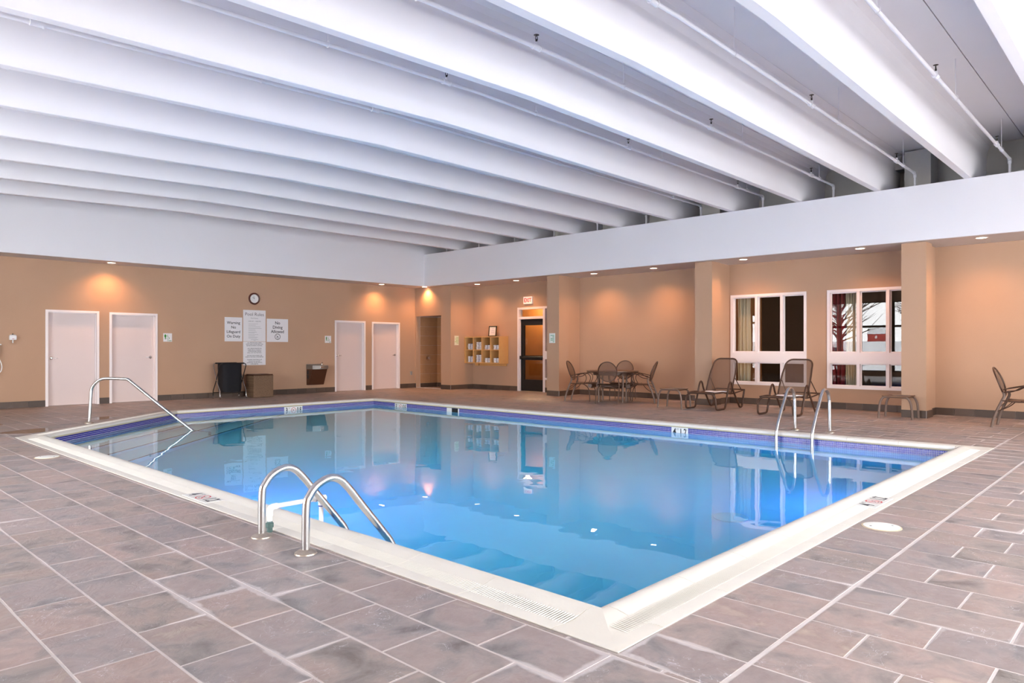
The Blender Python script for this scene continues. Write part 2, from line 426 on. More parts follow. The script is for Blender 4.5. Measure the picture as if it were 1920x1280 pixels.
mb.box(XL-.3, XB+.25, YA, YA+.3, -.12, -.0035).box(XB, XB+.25, YF-.3, YA, -.12, -.0035).box(XL-.3, XL, YF-.3, YA, -.12, -.0035).box(XL, XB, YF-.3, YF, -.12, -.0035)  # margins beneath the walls, added to stop outside light leaking in
floor = struct('floor', mb, 'grout')
# slate tiles, 12 x 18 inch running bond
PX, PY, G = .3125, .468, .0090
cands = []
for ri, reg in enumerate(REG):
    e = .004 if ri not in (1, 2) else .007
    rg = inset([(p[0], p[1]+(.006 if ri == 2 else -.006)) if abs(p[1]-1.235) < 1e-6 else p for p in reg], .004)
    x0 = min(p[0] for p in reg); x1 = max(p[0] for p in reg); y0 = min(p[1] for p in reg); y1 = max(p[1] for p in reg)
    r0 = math.floor((x0-2.3725)/PX)-1; r1 = math.ceil((x1-2.3725)/PX)+1
    for r in range(r0, r1):
        xa = 2.3725+r*PX+G/2; xb = xa+PX-G
        ph = (.299 if ri == 1 else .27) if r % 2 else .045
        k0 = math.floor((y0-ph)/PY)-1; k1 = math.ceil((y1-ph)/PY)+1
        spans = [(y0, y1)] if ri == 2 else [(ph+k*PY+G/2, ph+(k+1)*PY-G/2) for k in range(k0, k1)]
        for ya, yb in spans:
            p = clip_convex([(xa,ya),(xb,ya),(xb,yb),(xa,yb)], rg)
            if len(p) < 3 or area(p) < .0015: continue
            q = []
            for i, t in enumerate(p):                      # drop near-duplicate corners
                if math.dist(t, p[i-1]) > .004: q.append(t)
            if len(q) < 3: continue
            pr = [proj(*t) for t in q]; A = 0
            if all(pr): 
                pr = [(min(max(t[0],0),1920), min(max(t[1],0),1280)) for t in pr]; A = abs(area(pr))
            cands.append((A, q))
cands.sort(key=lambda t: -t[0])
cache = {}
for A, q in cands[:300]:
    cx = sum(p[0] for p in q)/len(q); cy = sum(p[1] for p in q)/len(q)
    key = tuple((round(p[0]-cx,3), round(p[1]-cy,3)) for p in q)
    if key not in cache: cache[key] = MB().prism([(p[0]-cx,p[1]-cy) for p in q], -.010, 0, .0022).mesh('tile', 'slate_tile')
    link('tile', cache[key], floor, (cx, cy, random.uniform(-.0008,.0008)))
mb = MB()
for A, q in cands[300:]: mb.prism(q, -.010, 0, .0022)
o = obj('tile_field', mb, 'slate_tile', floor); o['kind'] = 'stuff'

# ---- walls
def wall_boxes(mb, axis, t0, t1, u0, u1, z0, z1, holes):
    us = sorted({u0, u1, *[h[0] for h in holes], *[h[1] for h in holes]})
    for a, b in zip(us, us[1:]):
        m = (a+b)/2; hs = sorted([h for h in holes if h[0] < m < h[1]], key=lambda h: h[2]); z = z0
        for h in hs:
            if h[2] > z+1e-4: (mb.box(a,b,t0,t1,z,h[2]) if axis == 'x' else mb.box(t0,t1,a,b,z,h[2]))
            z = max(z, h[3])
        if z < z1: (mb.box(a,b,t0,t1,z,z1) if axis == 'x' else mb.box(t0,t1,a,b,z,z1))
DOORS = [(4.130,5.162,2.068,'L'),(5.368,6.400,2.055,'R'),(11.225,12.270,2.040,'L'),(12.500,13.543,2.030,'R')]
mb = MB(); wall_boxes(mb, 'x', YA, YA+.2, XL-.2, XB+.2, 0, ZS+.02, [(a+.045,b-.045,0,h-.045) for a,b,h,_ in DOORS]); mb.box(XL-.2, XB+.2, YA, YA+.2, ZS+.02, 5.2)
mb.box(XL-.2, XB+.2, YA+.2, YA+.25, 0, ZS)  # sheet behind the door openings, added to keep light from leaking under the doors
wall_back = struct('wall_back', mb, 'wall_cloth')
W1 = (5.70,7.40,.43,2.44); W2 = (3.66,5.28,.42,2.44); D5 = (12.98,14.01,0,2.42); SL = (12.12,12.98,.35,2.42)
mb = MB(); wall_boxes(mb, 'y', XB, XB+.2, YF-.2, YA, 0, ZS+.02, [W1, W2, D5, SL])
wall_right = struct('wall_right', mb, 'wall_cloth')
mb = MB(); mb.box(XB, XB+.2, YF-.2, YA, ZS+.02, 5.2); obj('upper_block_wall', mb, 'grey_block', wall_right)
# glazed walls behind and beside the camera (seen in reflections)
GL = (4.2,12.3,.2,3.3); GLs = (15.2,15.6,.2,2.9); GFW = (0.0,12.4,.2,3.3)
mb = MB(); wall_boxes(mb, 'y', XL-.2, XL, YF-.2, YA+.2, 0, 5.2, [GL, GLs]); struct('wall_left', mb, 'wall_cloth')
mb = MB(); wall_boxes(mb, 'x', YF-.2, YF, XL-.2, XB+.2, 0, 5.2, [GFW]); struct('wall_front', mb, 'wall_cloth')
def mullions(name, axis, t, g, n):
    mb = MB(); w = (g[1]-g[0])/n
    for i in range(n+1):
        u = g[0]+i*w
        (mb.box(t-.04,t+.04,u-.05,u+.05,g[2],g[3]) if axis == 'y' else mb.box(u-.05,u+.05,t-.04,t+.04,g[2],g[3]))
    for z in (g[2], 2.2 if g[3] > 3 else g[3]-.4, g[3]):
        (mb.box(t-.04,t+.04,g[0],g[1],z-.05,z+.05) if axis == 'y' else mb.box(g[0],g[1],t-.04,t+.04,z-.05,z+.05))
    fr = struct(name, mb, 'black_metal')
    for i in range(n):
        a = g[0]+i*w+.05; b = a+w-.1; p = MB()
        (p.box(t-.004,t+.004,a,b,g[2],g[3]) if axis == 'y' else p.box(a,b,t-.004,t+.004,g[2],g[3]))
        obj('pane', p, 'pane_glass', fr)
mullions('window_4', 'y', XL-.1, GL, 5)
mullions('window_5', 'x', YF-.1, GFW, 8)
mullions('window_6', 'y', XL-.1, GLs, 1)

# ---- columns, shower block (children of the right wall)
for (a, b) in ((3.25,3.65),(7.37,7.78),(11.67,12.08)):
    o = obj('column', MB().box(XC, 14.55, a, b, 0, ZS+.01), 'wall_cloth', wall_right)
    obj('pilaster', MB().box(14.55, XB+.01, a+.065, b-.01, 0, ZS+.01), 'wall_cloth', o)
    obj('upper_pilaster', MB().box(14.55, XB+.01, a+.02, b+.05, ZS+.01, 4.88).box(14.75, XB+.01, a+.5, a+1.1, 4.62, 4.88), 'grey_block', o)
SH0, SH1, SHX, SHZ = 16.305, 17.47, 15.0, 2.24
o = obj('shower_block', MB().box(XC, 14.58, 15.868, SH0, 0, ZS+.01).box(14.58, XB, 15.888, SH0, 0, ZS+.01)
        .box(XC, 14.27, SH0, YA, SHZ, ZS+.01).box(14.27, XB, SH0, YA, SHZ+.02, ZS+.01).box(XC, 14.3, SH1+.03, YA, 0, SHZ), 'wall_cloth', wall_right)
shw = o
cache2 = {}
def stile(w_, h_):
    k = (round(w_,3), round(h_,3))
    if k not in cache2: cache2[k] = MB().cbox(-w_/2, w_/2, -.005, .005, -h_/2, h_/2, .002).mesh('wall_tile', 'shower_tile')
    return cache2[k]
obj('tile_backing', MB().box(14.3, SHX+.03, SH1+.012, SH1+.03, 0, SHZ+.02).box(SHX, SHX+.03, SH0, SH1+.01, 0, SHZ+.02), 'grout', shw)
th = .3
for j in range(8):
    z0 = .13+j*th; z1 = min(z0+th, SHZ+.018)
    if z1-z0 < .03: continue
    off = .2 if j % 2 else 0.
    xs = [XC+.14, *[x for x in (14.41+off-.1, 14.81+off-.1) if XC+.2 < x < SHX-.05], SHX]
    for a, b in zip(xs, xs[1:]): link('wall_tile', stile(b-a-.004, z1-z0-.004), shw, ((a+b)/2, SH1+.006, (z0+z1)/2))
    ys = [SH0, SH0+.38+off*.5, SH0+.78+off*.5, SH1]
    for a, b in zip(ys, ys[1:]): link('wall_tile', stile(b-a-.004, z1-z0-.004), shw, (SHX-.006, (a+b)/2, (z0+z1)/2), (0, 0, PI/2))

# ---- soffits and fascias
struct('trim_1', MB().box(XL, XB, YFA, YFA+.08, ZS, 4.88), 'white_paint')
struct('trim_2', MB().box(XF, XF+.08, YF, YFA, ZS, ZT), 'white_paint')
struct('trim_3', MB().box(XF+.08, XB, YF, YA, ZS+.004, ZS+.05).box(XL, XF+.08, YFA+.08, YA, ZS+.004, ZS+.05), 'soffit_paint')

# ---- baseboards of slate pieces
BH = .135
def basetiles(parent, segs):
    for (p, q) in segs:
        p = Vector(p); q = Vector(q); Ln = (q-p).length; n = max(1, round(Ln/.31)); d = (q-p)/Ln; st = Ln/n
        ang = math.atan2(d.y, d.x)
        for i in range(n):
            c = p+d*(st*(i+.5)); k = ('bt', round(st,3))
            if k not in cache2: cache2[k] = MB().cbox(-st/2+.002, st/2-.002, -.006, .006, 0, BH, .002).mesh('baseboard_tile', 'base_tile')
            link('baseboard_tile', cache2[k], parent, (c.x, c.y, 0), (0, 0, ang))
xs = [XL, *[v for d in DOORS for v in (d[0], d[1])], XC]
segsA = [((xs[i], YA-.008), (xs[i+1], YA-.008)) for i in range(0, len(xs), 2)]
mb = MB()
for p, q in segsA: mb.box(p[0], q[0], YA-.002, YA, 0, BH-.003)
bb = struct('baseboard_back', mb, 'grout'); basetiles(bb, segsA)
e = .008
segsB = [((XB-e, YF), (XB-e, 3.315)), ((XB-e, 3.65), (XB-e, 7.435)), ((XB-e, 7.77), (XB-e, 11.735)), ((XB-e, 14.01), (XB-e, 15.888)), ((XC-e, 15.868), (XC-e, SH0)), ((XC-e, SH1+.03), (XC-e, YA)), ((XC, 15.868-e), (14.58, 15.868-e)), ((14.58, 15.888-e), (XB, 15.888-e)), ((XB-e, 12.08), (XB-e, 12.98))]
for a, b in ((3.25,3.65),(7.37,7.78),(11.67,12.08)):
    segsB += [((XC-e, a), (XC-e, b)), ((XC, a-e), (14.55, a-e)), ((14.55, a+.065-e), (XB, a+.065-e))]
mb = MB()
for p, q in segsB:
    if p[0] == q[0]: mb.box(p[0]+e-.002, p[0]+e, p[1], q[1], 0, BH-.003)
    else: mb.box(p[0], q[0], p[1]+e-.002, p[1]+e, 0, BH-.003)
bb = struct('baseboard_right', mb, 'grout'); basetiles(bb, segsB)
obj('shower_base', MB().box(14.3, SHX-.012, SH1-.001, SH1+.004, 0, .13).box(SHX-.014, SHX-.008, SH0, SH1, 0, .13), 'base_tile', shw)
obj('shower_curb', MB().box(XC-.002, XC+.08, SH0, SH1+.03, 0, .012), 'grout', shw)

# ---- ceiling: double-tee beams, slab panels
def zb(x): return 4.105 if x > 6 else 4.105-.034*(6-x)
ceiling = struct('ceiling', MB().box(XL-.2, XB+.2, YF-.2, YA+.2, 5.2, 5.3), 'grey_block')
sec = [(-.052,0),(.052,0),(.058,.008),(.078,.55),(.092,.68),(.12,.745),(.19,.795),(.19,.83),(-.19,.83),(-.19,.795),(-.12,.745),(-.092,.68),(-.078,.55),(-.058,.008)]
BXS = [XL, 1.0, 6.0, XB]
bm_me = None
for k in range(-3, 11):
    yb = 1.17+1.41*k
    if bm_me is None:
        mb = MB(); n = len(sec); vs = []; fs = []
        for x in BXS: vs += [(x, a, zb(x)+b) for a, b in sec]
        for i in range(len(BXS)-1): fs += [(i*n+j, i*n+(j+1) % n, (i+1)*n+(j+1) % n, (i+1)*n+j) for j in range(n)]
        fs += [tuple(range(n))[::-1], tuple(range((len(BXS)-1)*n, len(BXS)*n))]
        bm_me = mb.add(vs, fs).mesh('beam', 'beam_paint')
    link('beam', bm_me, ceiling, (0, yb, 0))
sp = None
for k in range(-2, 6):
    ya = 1.95+2.82*k; y1 = min(ya+2.82, YA+.1)
    mb = MB(); vs = []
    for x in BXS: vs += [(x, ya+.006, zb(x)+.80), (x, y1-.006, zb(x)+.80), (x, y1-.006, zb(x)+.88), (x, ya+.006, zb(x)+.88)]
    fs = [(i*4+j, i*4+(j+1) % 4, i*4+4+(j+1) % 4, i*4+4+j) for i in range(len(BXS)-1) for j in range(4)]+[(3,2,1,0), tuple(range(len(vs)-4, len(vs)))]
    obj('slab_panel', mb.add(vs, fs), 'beam_paint', ceiling)

# ---- the pool
pool = thing('swimming_pool', 'rectangular indoor swimming pool with cream coping and one cut corner with steps', 'pool')
def edge_info(i):
    a = Vector(OUT[i]); b = Vector(OUT[(i+1) % 5]); d = (b-a); L = d.length; d = d/L; return a, d, Vector((-d.y, d.x)), L
def corner_angle(i):
    p = Vector(OUT[i]); a = (Vector(OUT[i-1])-p).normalized(); b = (Vector(OUT[(i+1) % 5])-p).normalized(); return a.angle(b)
prof = [(0,-.045),(0,.004),(.03,.006),(.10,.001),(.16,.003),(.21,.012),(.255,.021),(.295,.024),(.325,.018),(.345,.004),(.352,-.016),(.345,-.036),(.33,-.045)]
def cop_half(mb, i, s0, s1, m0, m1, drop=0.):
    a, d, nrm, L = edge_info(i); n = len(prof); vs = []
    t0 = 1/math.tan(corner_angle(i)/2) if m0 else 0; t1 = 1/math.tan(corner_angle((i+1) % 5)/2) if m1 else 0
    for s, t in ((s0, t0), (s1, -t1)):
        for dd, z in prof:
            q = a+d*(s+t*dd)+nrm*dd; vs.append((q.x, q.y, z-drop))
    mb.add(vs, [tuple(range(n)), tuple(range(n, 2*n))[::-1]]+[(j, n+j, n+(j+1) % n, (j+1) % n) for j in range(n)])
mb = MB()
for i in range(5): cop_half(mb, i, 0, edge_info(i)[3], True, True, .004)
obj('coping_bed', mb, 'joint_cream', pool, smooth=True)
ribs = MB(); cop_cache = {}
CE = [.355 if abs(corner_angle(i)-PI/2) < .1 else .32 for i in range(5)]
for i in range(5):
    a, d, nrm, L = edge_info(i)
    mb = MB(); cop_half(mb, i, 0, CE[i]-.003, True, False); cop_half(mb, i-1, edge_info(i-1)[3]-CE[i]+.003, edge_info(i-1)[3], False, True)
    obj('corner_block', mb, 'coping_corner', pool, smooth=True)
    l0 = CE[i]; l1 = L-CE[(i+1) % 5]; n = round((l1-l0)/.635); st = (l1-l0)/n
    for k in range(n):
        s0 = l0+k*st+.002; s1 = l0+(k+1)*st-.002
        key = (i, round(st,4))
        if key not in cop_cache:
            mb = MB(); m = len(prof); ln = s1-s0; ux = d*ln; vs = []
            for t in (-.5, .5): vs += [((d*(t*ln)+nrm*dd).x, (d*(t*ln)+nrm*dd).y, z) for dd, z in prof]
            cop_cache[key] = mb.add(vs, [tuple(range(m)), tuple(range(m, 2*m))[::-1]]+[(j, m+j, m+(j+1) % m, (j+1) % m) for j in range(m)]).mesh('coping_block', 'coping_stone', True)
        c = a+d*((s0+s1)/2); link('coping_block', cop_cache[key], pool, (c.x, c.y, 0))
    if i in (0, 4, 3):
        s = l0 if i else .2
        s_end = l1
        while s < s_end:
            p0 = a+d*s+nrm*.085; p1 = a+d*s+nrm*.185; w2 = d*.0045
            ribs.add([(p0-w2).to_tuple()+(.001,), (p0+w2).to_tuple()+(.001,), (p1+w2).to_tuple()+(.0075,), (p1-w2).to_tuple()+(.0075,), p0.to_tuple()+(.0042,), p1.to_tuple()+(.0108,)],
                     [(0,1,4),(2,3,5),(1,2,5,4),(3,0,4,5)])
            s += .0165
o = obj('grip_ridges', ribs, 'coping_stone', pool); o['kind'] = 'stuff'
# basin walls and floor
mb = MB()
for i in range(5):
    p, q = WALLP[i], WALLP[(i+1) % 5]; mb.add([(p[0],p[1],-.04),(q[0],q[1],-.04),(q[0],q[1],-1.5),(p[0],p[1],-1.5)], [(0,1,2,3)])
def zf(y): return -1.35 if y < 7 else (-1.35+.35*(y-7)/5 if y < 12 else -1.0)
for y0, y1 in ((0,7),(7,12),(12,20)):
    p = clip(clip(WALLP, (0,1), y1), (0,-1), -y0)
    if len(p) > 2: mb.add([(a, b, zf(b)) for a, b in p], [tuple(range(len(p)))])
me = bpy.data.meshes.new('basin'); me.from_pydata(mb.v, [], mb.f); me.materials.append(MATS['plaster']); link('basin', me, pool)
obj('light_block_slab', MB().prism(inset(OUT,-.05), -1.75, -1.6), 'grout', pool)  # unseen slab below the basin, added to block light from beneath
# steps in the cut corner
ca, cdv, cn, cL = edge_info(3)
cn2 = (cn.x, cn.y); base_d = cn.x*ca.x+cn.y*ca.y
for off, zt in ((.53,-.24),(1.0,-.42),(1.46,-.61),(1.92,-.80)):
    p = clip(inset(WALLP,.001), cn2, base_d+off)
    st = obj('step', MB().prism(p, -1.3, zt), 'plaster', pool)
    q = clip(p, (-cn2[0], -cn2[1]), -(base_d+off-.035))
    obj('step_nosing', MB().prism(q, zt+.001, zt+.006), 'nosing', st)
# waterline mosaic
mos = MB(); bed = MB(); TS = .0255
for i in range(5):
    p = Vector(WALLP[i]); q = Vector(WALLP[(i+1) % 5]); L = (q-p).length; d = (q-p)/L; nr = Vector((-d.y, d.x)); n = int(L/TS); st = L/n
    a = p+nr*.004; b = q+nr*.004
    bed.add([(a.x,a.y,-.043),(b.x,b.y,-.043),(b.x,b.y,-.182),(a.x,a.y,-.182),(p.x,p.y,-.182),(q.x,q.y,-.182)], [(0,1,2,3),(3,2,5,4)])
    for k in range(n):
        for r in range(5):
            c0 = p+d*(k*st+.0027); c1 = p+d*((k+1)*st-.0027); z1 = -.046-r*TS; z0 = z1-TS+.0054
            f0 = c0+nr*.008; f1 = c1+nr*.008; g0 = c0+nr*.003; g1 = c1+nr*.003
            mos.add([(f0.x,f0.y,z0),(f1.x,f1.y,z0),(f1.x,f1.y,z1),(f0.x,f0.y,z1),(g0.x,g0.y,z0),(g1.x,g1.y,z0),(g1.x,g1.y,z1),(g0.x,g0.y,z1)], [(0,1,2,3),(3,2,6,7),(0,4,5,1),(1,5,6,2),(0,3,7,4)])
o = obj('waterline_bed', bed, 'mosaic_grout', pool); o = obj('waterline_mosaic', mos, 'mosaic_blue', pool); o['kind'] = 'stuff'
obj('skimmer_mouth', MB().box(WALLP[1][0]-.012, WALLP[1][0], 11.20, 11.40, -.20, -.05), 'dark_void', pool)
for y0, y1 in ((11.40, 11.56), (11.17, 11.20)): obj('skimmer_rim', MB().box(WALLP[1][0]-.016, WALLP[1][0], y0, y1, -.20, -.048), 'marker_white', pool)
obj('main_drain', MB().lathe([(.17,0),(.17,.02),(.12,.035),(.02,.04)], 24), 'lid_white', pool, True, (6.57, 3.22, -1.35))
# underwater lamps set in the pool walls
for pw, loc, rot in ((46, (WALLP[0][0]+.012, 6.6, -.62), (0, PI/2, 0)), (22, (7.6, WALLP[0][1]+.012, -.62), (-PI/2, 0, 0))):
    o = obj('lamp_niche', MB().lathe([(.15,-.01),(.15,.01),(.12,.016)], 24), 'chrome', pool, True, loc, rot)
    obj('lamp_lens', MB().lathe([(.115,0),(.115,.018),(.05,.026)], 24), 'pool_lens', o, True)
    l = bpy.data.lights.new('pool_lamp', 'AREA'); l.shape = 'DISK'; l.size = .22; l.energy = pw; l.color = (.25,.24,1.)
    lo = bpy.data.objects.new('pool_lamp_light', l); C.objects.link(lo); lo.parent = o; lo.location = (0,0,.05); lo.rotation_euler = (PI,0,0)
wp = inset(WALLP, -.012)
wt = obj('pool_water', MB().prism(wp, -1.55, ZW), 'pool_water'); tag(wt, 'still blue water filling the pool and mirroring the walls', 'water'); wt['kind'] = 'stuff'

# ================================================================== DOORS AND WINDOWS
for i, (a, b, h, side) in enumerate(DOORS):
    fw = .05
    dr = struct(f'door_{i+1}', MB().box(a+fw, b-fw, YA+.085, YA+.125, .006, h-fw), 'door_white')
    mb = MB().box(a, a+fw, YA-.014, YA+.13, 0, h).box(b-fw, b, YA-.014, YA+.13, 0, h).box(a+fw, b-fw, YA-.014, YA+.13, h-fw, h)
    mb.box(a+fw, a+fw+.014, YA+.055, YA+.085, 0, h-fw).box(b-fw-.014, b-fw, YA+.055, YA+.085, 0, h-fw).box(a+fw, b-fw, YA+.055, YA+.085, h-fw-.014, h-fw)
    obj('door_frame', mb, 'trim_white', dr)
    s = 1 if side == 'L' else -1; hx = (a+fw+.075) if side == 'L' else (b-fw-.075)
    M = Matrix.Translation((hx, YA+.085, 1.03)) @ Matrix.Rotation(PI/2, 4, 'X')
    hd = obj('door_handle', MB().lathe([(.034,0),(.034,.008),(.028,.014),(.014,.018),(.012,.05)], 20, M), 'chrome', dr, True)
    obj('lever', MB().tube([(hx, YA+.036, 1.03),(hx+s*.03, YA+.032, 1.03),(hx+s*.12, YA+.038, 1.028)], [.011,.010,.008], 10), 'chrome', hd, True)

def casement(name, Y0, Y1, z0, z1, zm0, zm1, cols):
    """white interior window: three upper and three lower panes"""
    x = XB; fw = .055
    mb = MB().box(x-.02, x+.14, Y0, Y1, z1-fw, z1).box(x-.02, x+.14, Y0, Y1, z0, z0+fw).box(x-.02, x+.14, Y0, Y0+fw, z0+fw, z1-fw).box(x-.02, x+.14, Y1-fw, Y1, z0+fw, z1-fw)
    wdw = struct(name, mb, 'trim_white')
    obj('mid_rail', MB().box(x-.017, x+.135, Y0+fw, Y1-fw, zm0, zm1), 'trim_white', wdw)
    for c in cols: obj('mullion', MB().box(x-.012, x+.13, c-.028, c+.028, z0+fw, z1-fw), 'trim_white', wdw)
    ys = [Y0+fw, *cols, Y1-fw]
    for a, b in zip(ys, ys[1:]):
        a += .028 if a in cols else 0; b -= .028 if b in cols else 0
        for p, q in ((z0+fw, zm0), (zm1, z1-fw)):
            s = .022; mb = MB().box(x+.04, x+.08, a, a+s, p, q).box(x+.04, x+.08, b-s, b, p, q).box(x+.04, x+.08, a+s, b-s, p, p+s).box(x+.04, x+.08, a+s, b-s, q-s, q)
            sh = obj('sash', mb, 'trim_white', wdw)
            obj('pane', MB().box(x+.057, x+.062, a+s, b-s, p+s, q-s), 'pane_glass', sh)
    return wdw
casement('window_1', *W1, .93, 1.155, [6.234, 6.80])
casement('window_2', *W2, .93, 1.155, [4.131, 4.675])
# exit door with transom and side light
a, b = D5[0], D5[1]
mb = MB().box(XB-.015, XB+.14, b-.06, b, 0, 2.42).box(XB-.015, XB+.14, a-.03, a+.05, 0, 2.42).box(XB-.015, XB+.14, a+.05, b-.06, 2.36, 2.42).box(XB-.005, XB+.14, a+.05, b-.06, 2.08, 2.15)
mb.box(XB+.02, XB+.06, b-.085, b-.06, 0, 2.08)
ex = struct('door_5', mb, 'trim_white')
obj('transom_pane', MB().box(XB+.06, XB+.066, a+.05, b-.06, 2.15, 2.36), 'pane_glass', ex)
l0, l1 = a+.055, b-.09
leaf = obj('door_leaf', MB().box(XB+.05, XB+.095, l0, l0+.05, .01, 2.075).box(XB+.05, XB+.095, l1-.13, l1, .01, 2.075).box(XB+.05, XB+.095, l0+.05, l1-.13, 1.90, 2.075)
           .box(XB+.05, XB+.095, l0+.05, l1-.13, .01, .34).box(XB+.05, XB+.095, l0+.05, l1-.13, .90, 1.03), 'black_metal', ex)
obj('pane', MB().box(XB+.070, XB+.076, l0+.05, l1-.13, .34, .90), 'pane_glass', leaf)
obj('pane', MB().box(XB+.070, XB+.076, l0+.05, l1-.13, 1.03, 1.90), 'pane_glass', leaf)
obj('push_bar', MB().cbox(XB-.02, XB+.03, l0+.03, l1-.02, .94, 1.0, .012).cbox(XB-.03, XB+.05, l1-.08, l1-.01, .92, 1.02, .01), 'black_metal', leaf)
sl = struct('window_3', MB().box(XB-.015, XB+.14, SL[0], SL[0]+.05, SL[2], SL[3]).box(XB-.015, XB+.14, SL[0]+.05, SL[1]-.03, SL[3]-.06, SL[3]).box(XB-.03, XB+.14, SL[0]+.05, SL[1]-.03, SL[2], SL[2]+.06)
            .box(XB-.03, XB+.14, SL[0]+.05, SL[1]-.03, .93, 1.16), 'trim_white')
obj('pane', MB().box(XB+.05, XB+.056, SL[0]+.05, SL[1]-.03, SL[2]+.06, .93), 'pane_glass', sl)
obj('pane', MB().box(XB+.05, XB+.056, SL[0]+.05, SL[1]-.03, 1.16, SL[3]-.06), 'pane_glass', sl)

# ---- the dim room behind the interior windows
LX = 18.6
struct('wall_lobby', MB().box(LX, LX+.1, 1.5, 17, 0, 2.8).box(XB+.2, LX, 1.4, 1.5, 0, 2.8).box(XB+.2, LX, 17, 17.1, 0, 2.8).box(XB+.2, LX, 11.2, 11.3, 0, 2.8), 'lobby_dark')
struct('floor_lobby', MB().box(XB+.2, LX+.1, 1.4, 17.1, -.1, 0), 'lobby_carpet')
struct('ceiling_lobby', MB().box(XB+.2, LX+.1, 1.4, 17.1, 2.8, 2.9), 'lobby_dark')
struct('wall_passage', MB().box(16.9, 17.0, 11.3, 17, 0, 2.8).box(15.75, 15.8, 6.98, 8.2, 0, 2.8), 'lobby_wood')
def curtain(name, y0, y1, mat, label):
    n = 40
    def fn(u, v):
        y = y0+(y1-y0)*u; return (15.52+.035*math.sin(u*PI*7)+.01*math.sin(u*23), y+.01*math.sin(v*9+u*5), .12+2.4*v)
    o = obj(name, MB().grid(fn, n, 6), mat, None, True)
    m = o.modifiers.new('thick', 'SOLIDIFY'); m.thickness = .006
    tag(o, label, 'curtain')
curtain('curtain', 7.12, 7.42, 'curtain_cream', 'cream curtain hanging behind the left interior window')
curtain('curtain', 5.06, 5.36, 'curtain_red', 'dark red curtain behind the right interior window')
curtain('curtain', 4.84, 5.04, 'curtain_cream', 'cream curtain beside the red one behind the right window')
def lamp_fix(name, loc, label, power):
    t = thing(name, label, 'lamp', loc)
    obj('canopy', MB().lathe([(.10,-.02),(.10,0)], 20), 'chrome', t, True)
    obj('glass_bowl', MB().lathe([(.02,-.12),(.09,-.10),(.13,-.06),(.14,-.02)], 20), 'lamp_glow', t, True)
    l = bpy.data.lights.new(name, 'POINT'); l.energy = power; l.color = (1,.72,.42); l.shadow_soft_size = .12
    o = bpy.data.objects.new(name+'_light', l); C.objects.link(o); o.parent = t; o.location = (0,0,-.22)
lamp_fix('ceiling_lamp', (16.2, 14.6, 2.8), 'round ceiling lamp in the passage behind the exit door', 70)
lamp_fix('ceiling_lamp', (15.5, 8.9, 2.8), 'round ceiling lamp in the dim room behind the windows', 25)

# ---- outdoors, seen only as reflections in the interior windows
struct('snow_bank', MB().prism([(-90,-40),(-58,-40),(-58,60),(-90,60)], -.4, 2.0).add([(-58,-40,2.0),(-58,60,2.0),(-34,60,-.2),(-34,-40,-.2)], [(0,1,2,3)]), 'snow')
gr = struct('ground', MB().prism([(-90,-60),(-3.75,-60),(-3.75,60),(-90,60)], -.4, -.15).prism([(-3.75,-60),(40,-60),(40,-3.75),(-3.75,-3.75)], -.4, -.15), 'snow')
bn = thing('barn', 'red wooden barn with snowy roof standing outside in the snow', 'barn', (-62, 26.2, 2.0), .2)
bn.scale = (.26, .26, .30)
obj('walls', MB().box(-3,3,-4,4,0,3.2).add([(-3,-4,3.2),(3,-4,3.2),(0,-4,5.2),(-3,4,3.2),(3,4,3.2),(0,4,5.2)], [(0,1,2),(3,5,4)]), 'barn_red', bn)
obj('roof', MB().add([(-3.3,-4.3,3.05),(0,-4.3,5.3),(3.3,-4.3,3.05),(3.3,4.3,3.05),(0,4.3,5.3),(-3.3,4.3,3.05),(0,-4.3,5.5),(0,4.3,5.5),(-3.3,-4.3,3.2),(3.3,-4.3,3.2),(3.3,4.3,3.2),(-3.3,4.3,3.2)],
     [(0,1,4,5),(1,2,3,4),(8,6,7,11),(6,9,10,7),(0,8,6,1),(1,6,9,2),(5,4,7,11),(4,3,10,7),(0,5,11,8),(2,9,10,3)]), 'snow', bn)
obj('window', MB().box(2.98,3.05,-.5,.5,1.3,2.3), 'trim_white', bn)
cr = thing('car', 'dark parked car half buried under snow outside', 'car', (-13, 15.3, -.15), 1.4)
obj('body', MB().extrude_y([(-2.1,.35),(-2.15,.8),(-1.9,.95),(-1.3,1.0),(-.8,1.42),(.7,1.42),(1.2,1.0),(2.0,.9),(2.15,.6),(2.1,.35)], -.85, .85), 'car_paint', cr)
obj('snow_cap', MB().extrude_y([(-.95,1.40),(-.8,1.62),(.65,1.62),(.85,1.40)], -.8, .8).extrude_y([(1.2,1.0),(1.3,1.16),(2.0,1.08),(2.05,.9)], -.8, .8), 'snow', cr)
for x in (-1.35, 1.35):
    for y in (-.8, .8):
        M = Matrix.Translation((x, y, .33)) @ Matrix.Rotation(PI/2, 4, 'X'); obj('wheel', MB().lathe([(.33,-.1),(.33,.1),(.18,.11)], 18, M), 'rubber', cr, True)
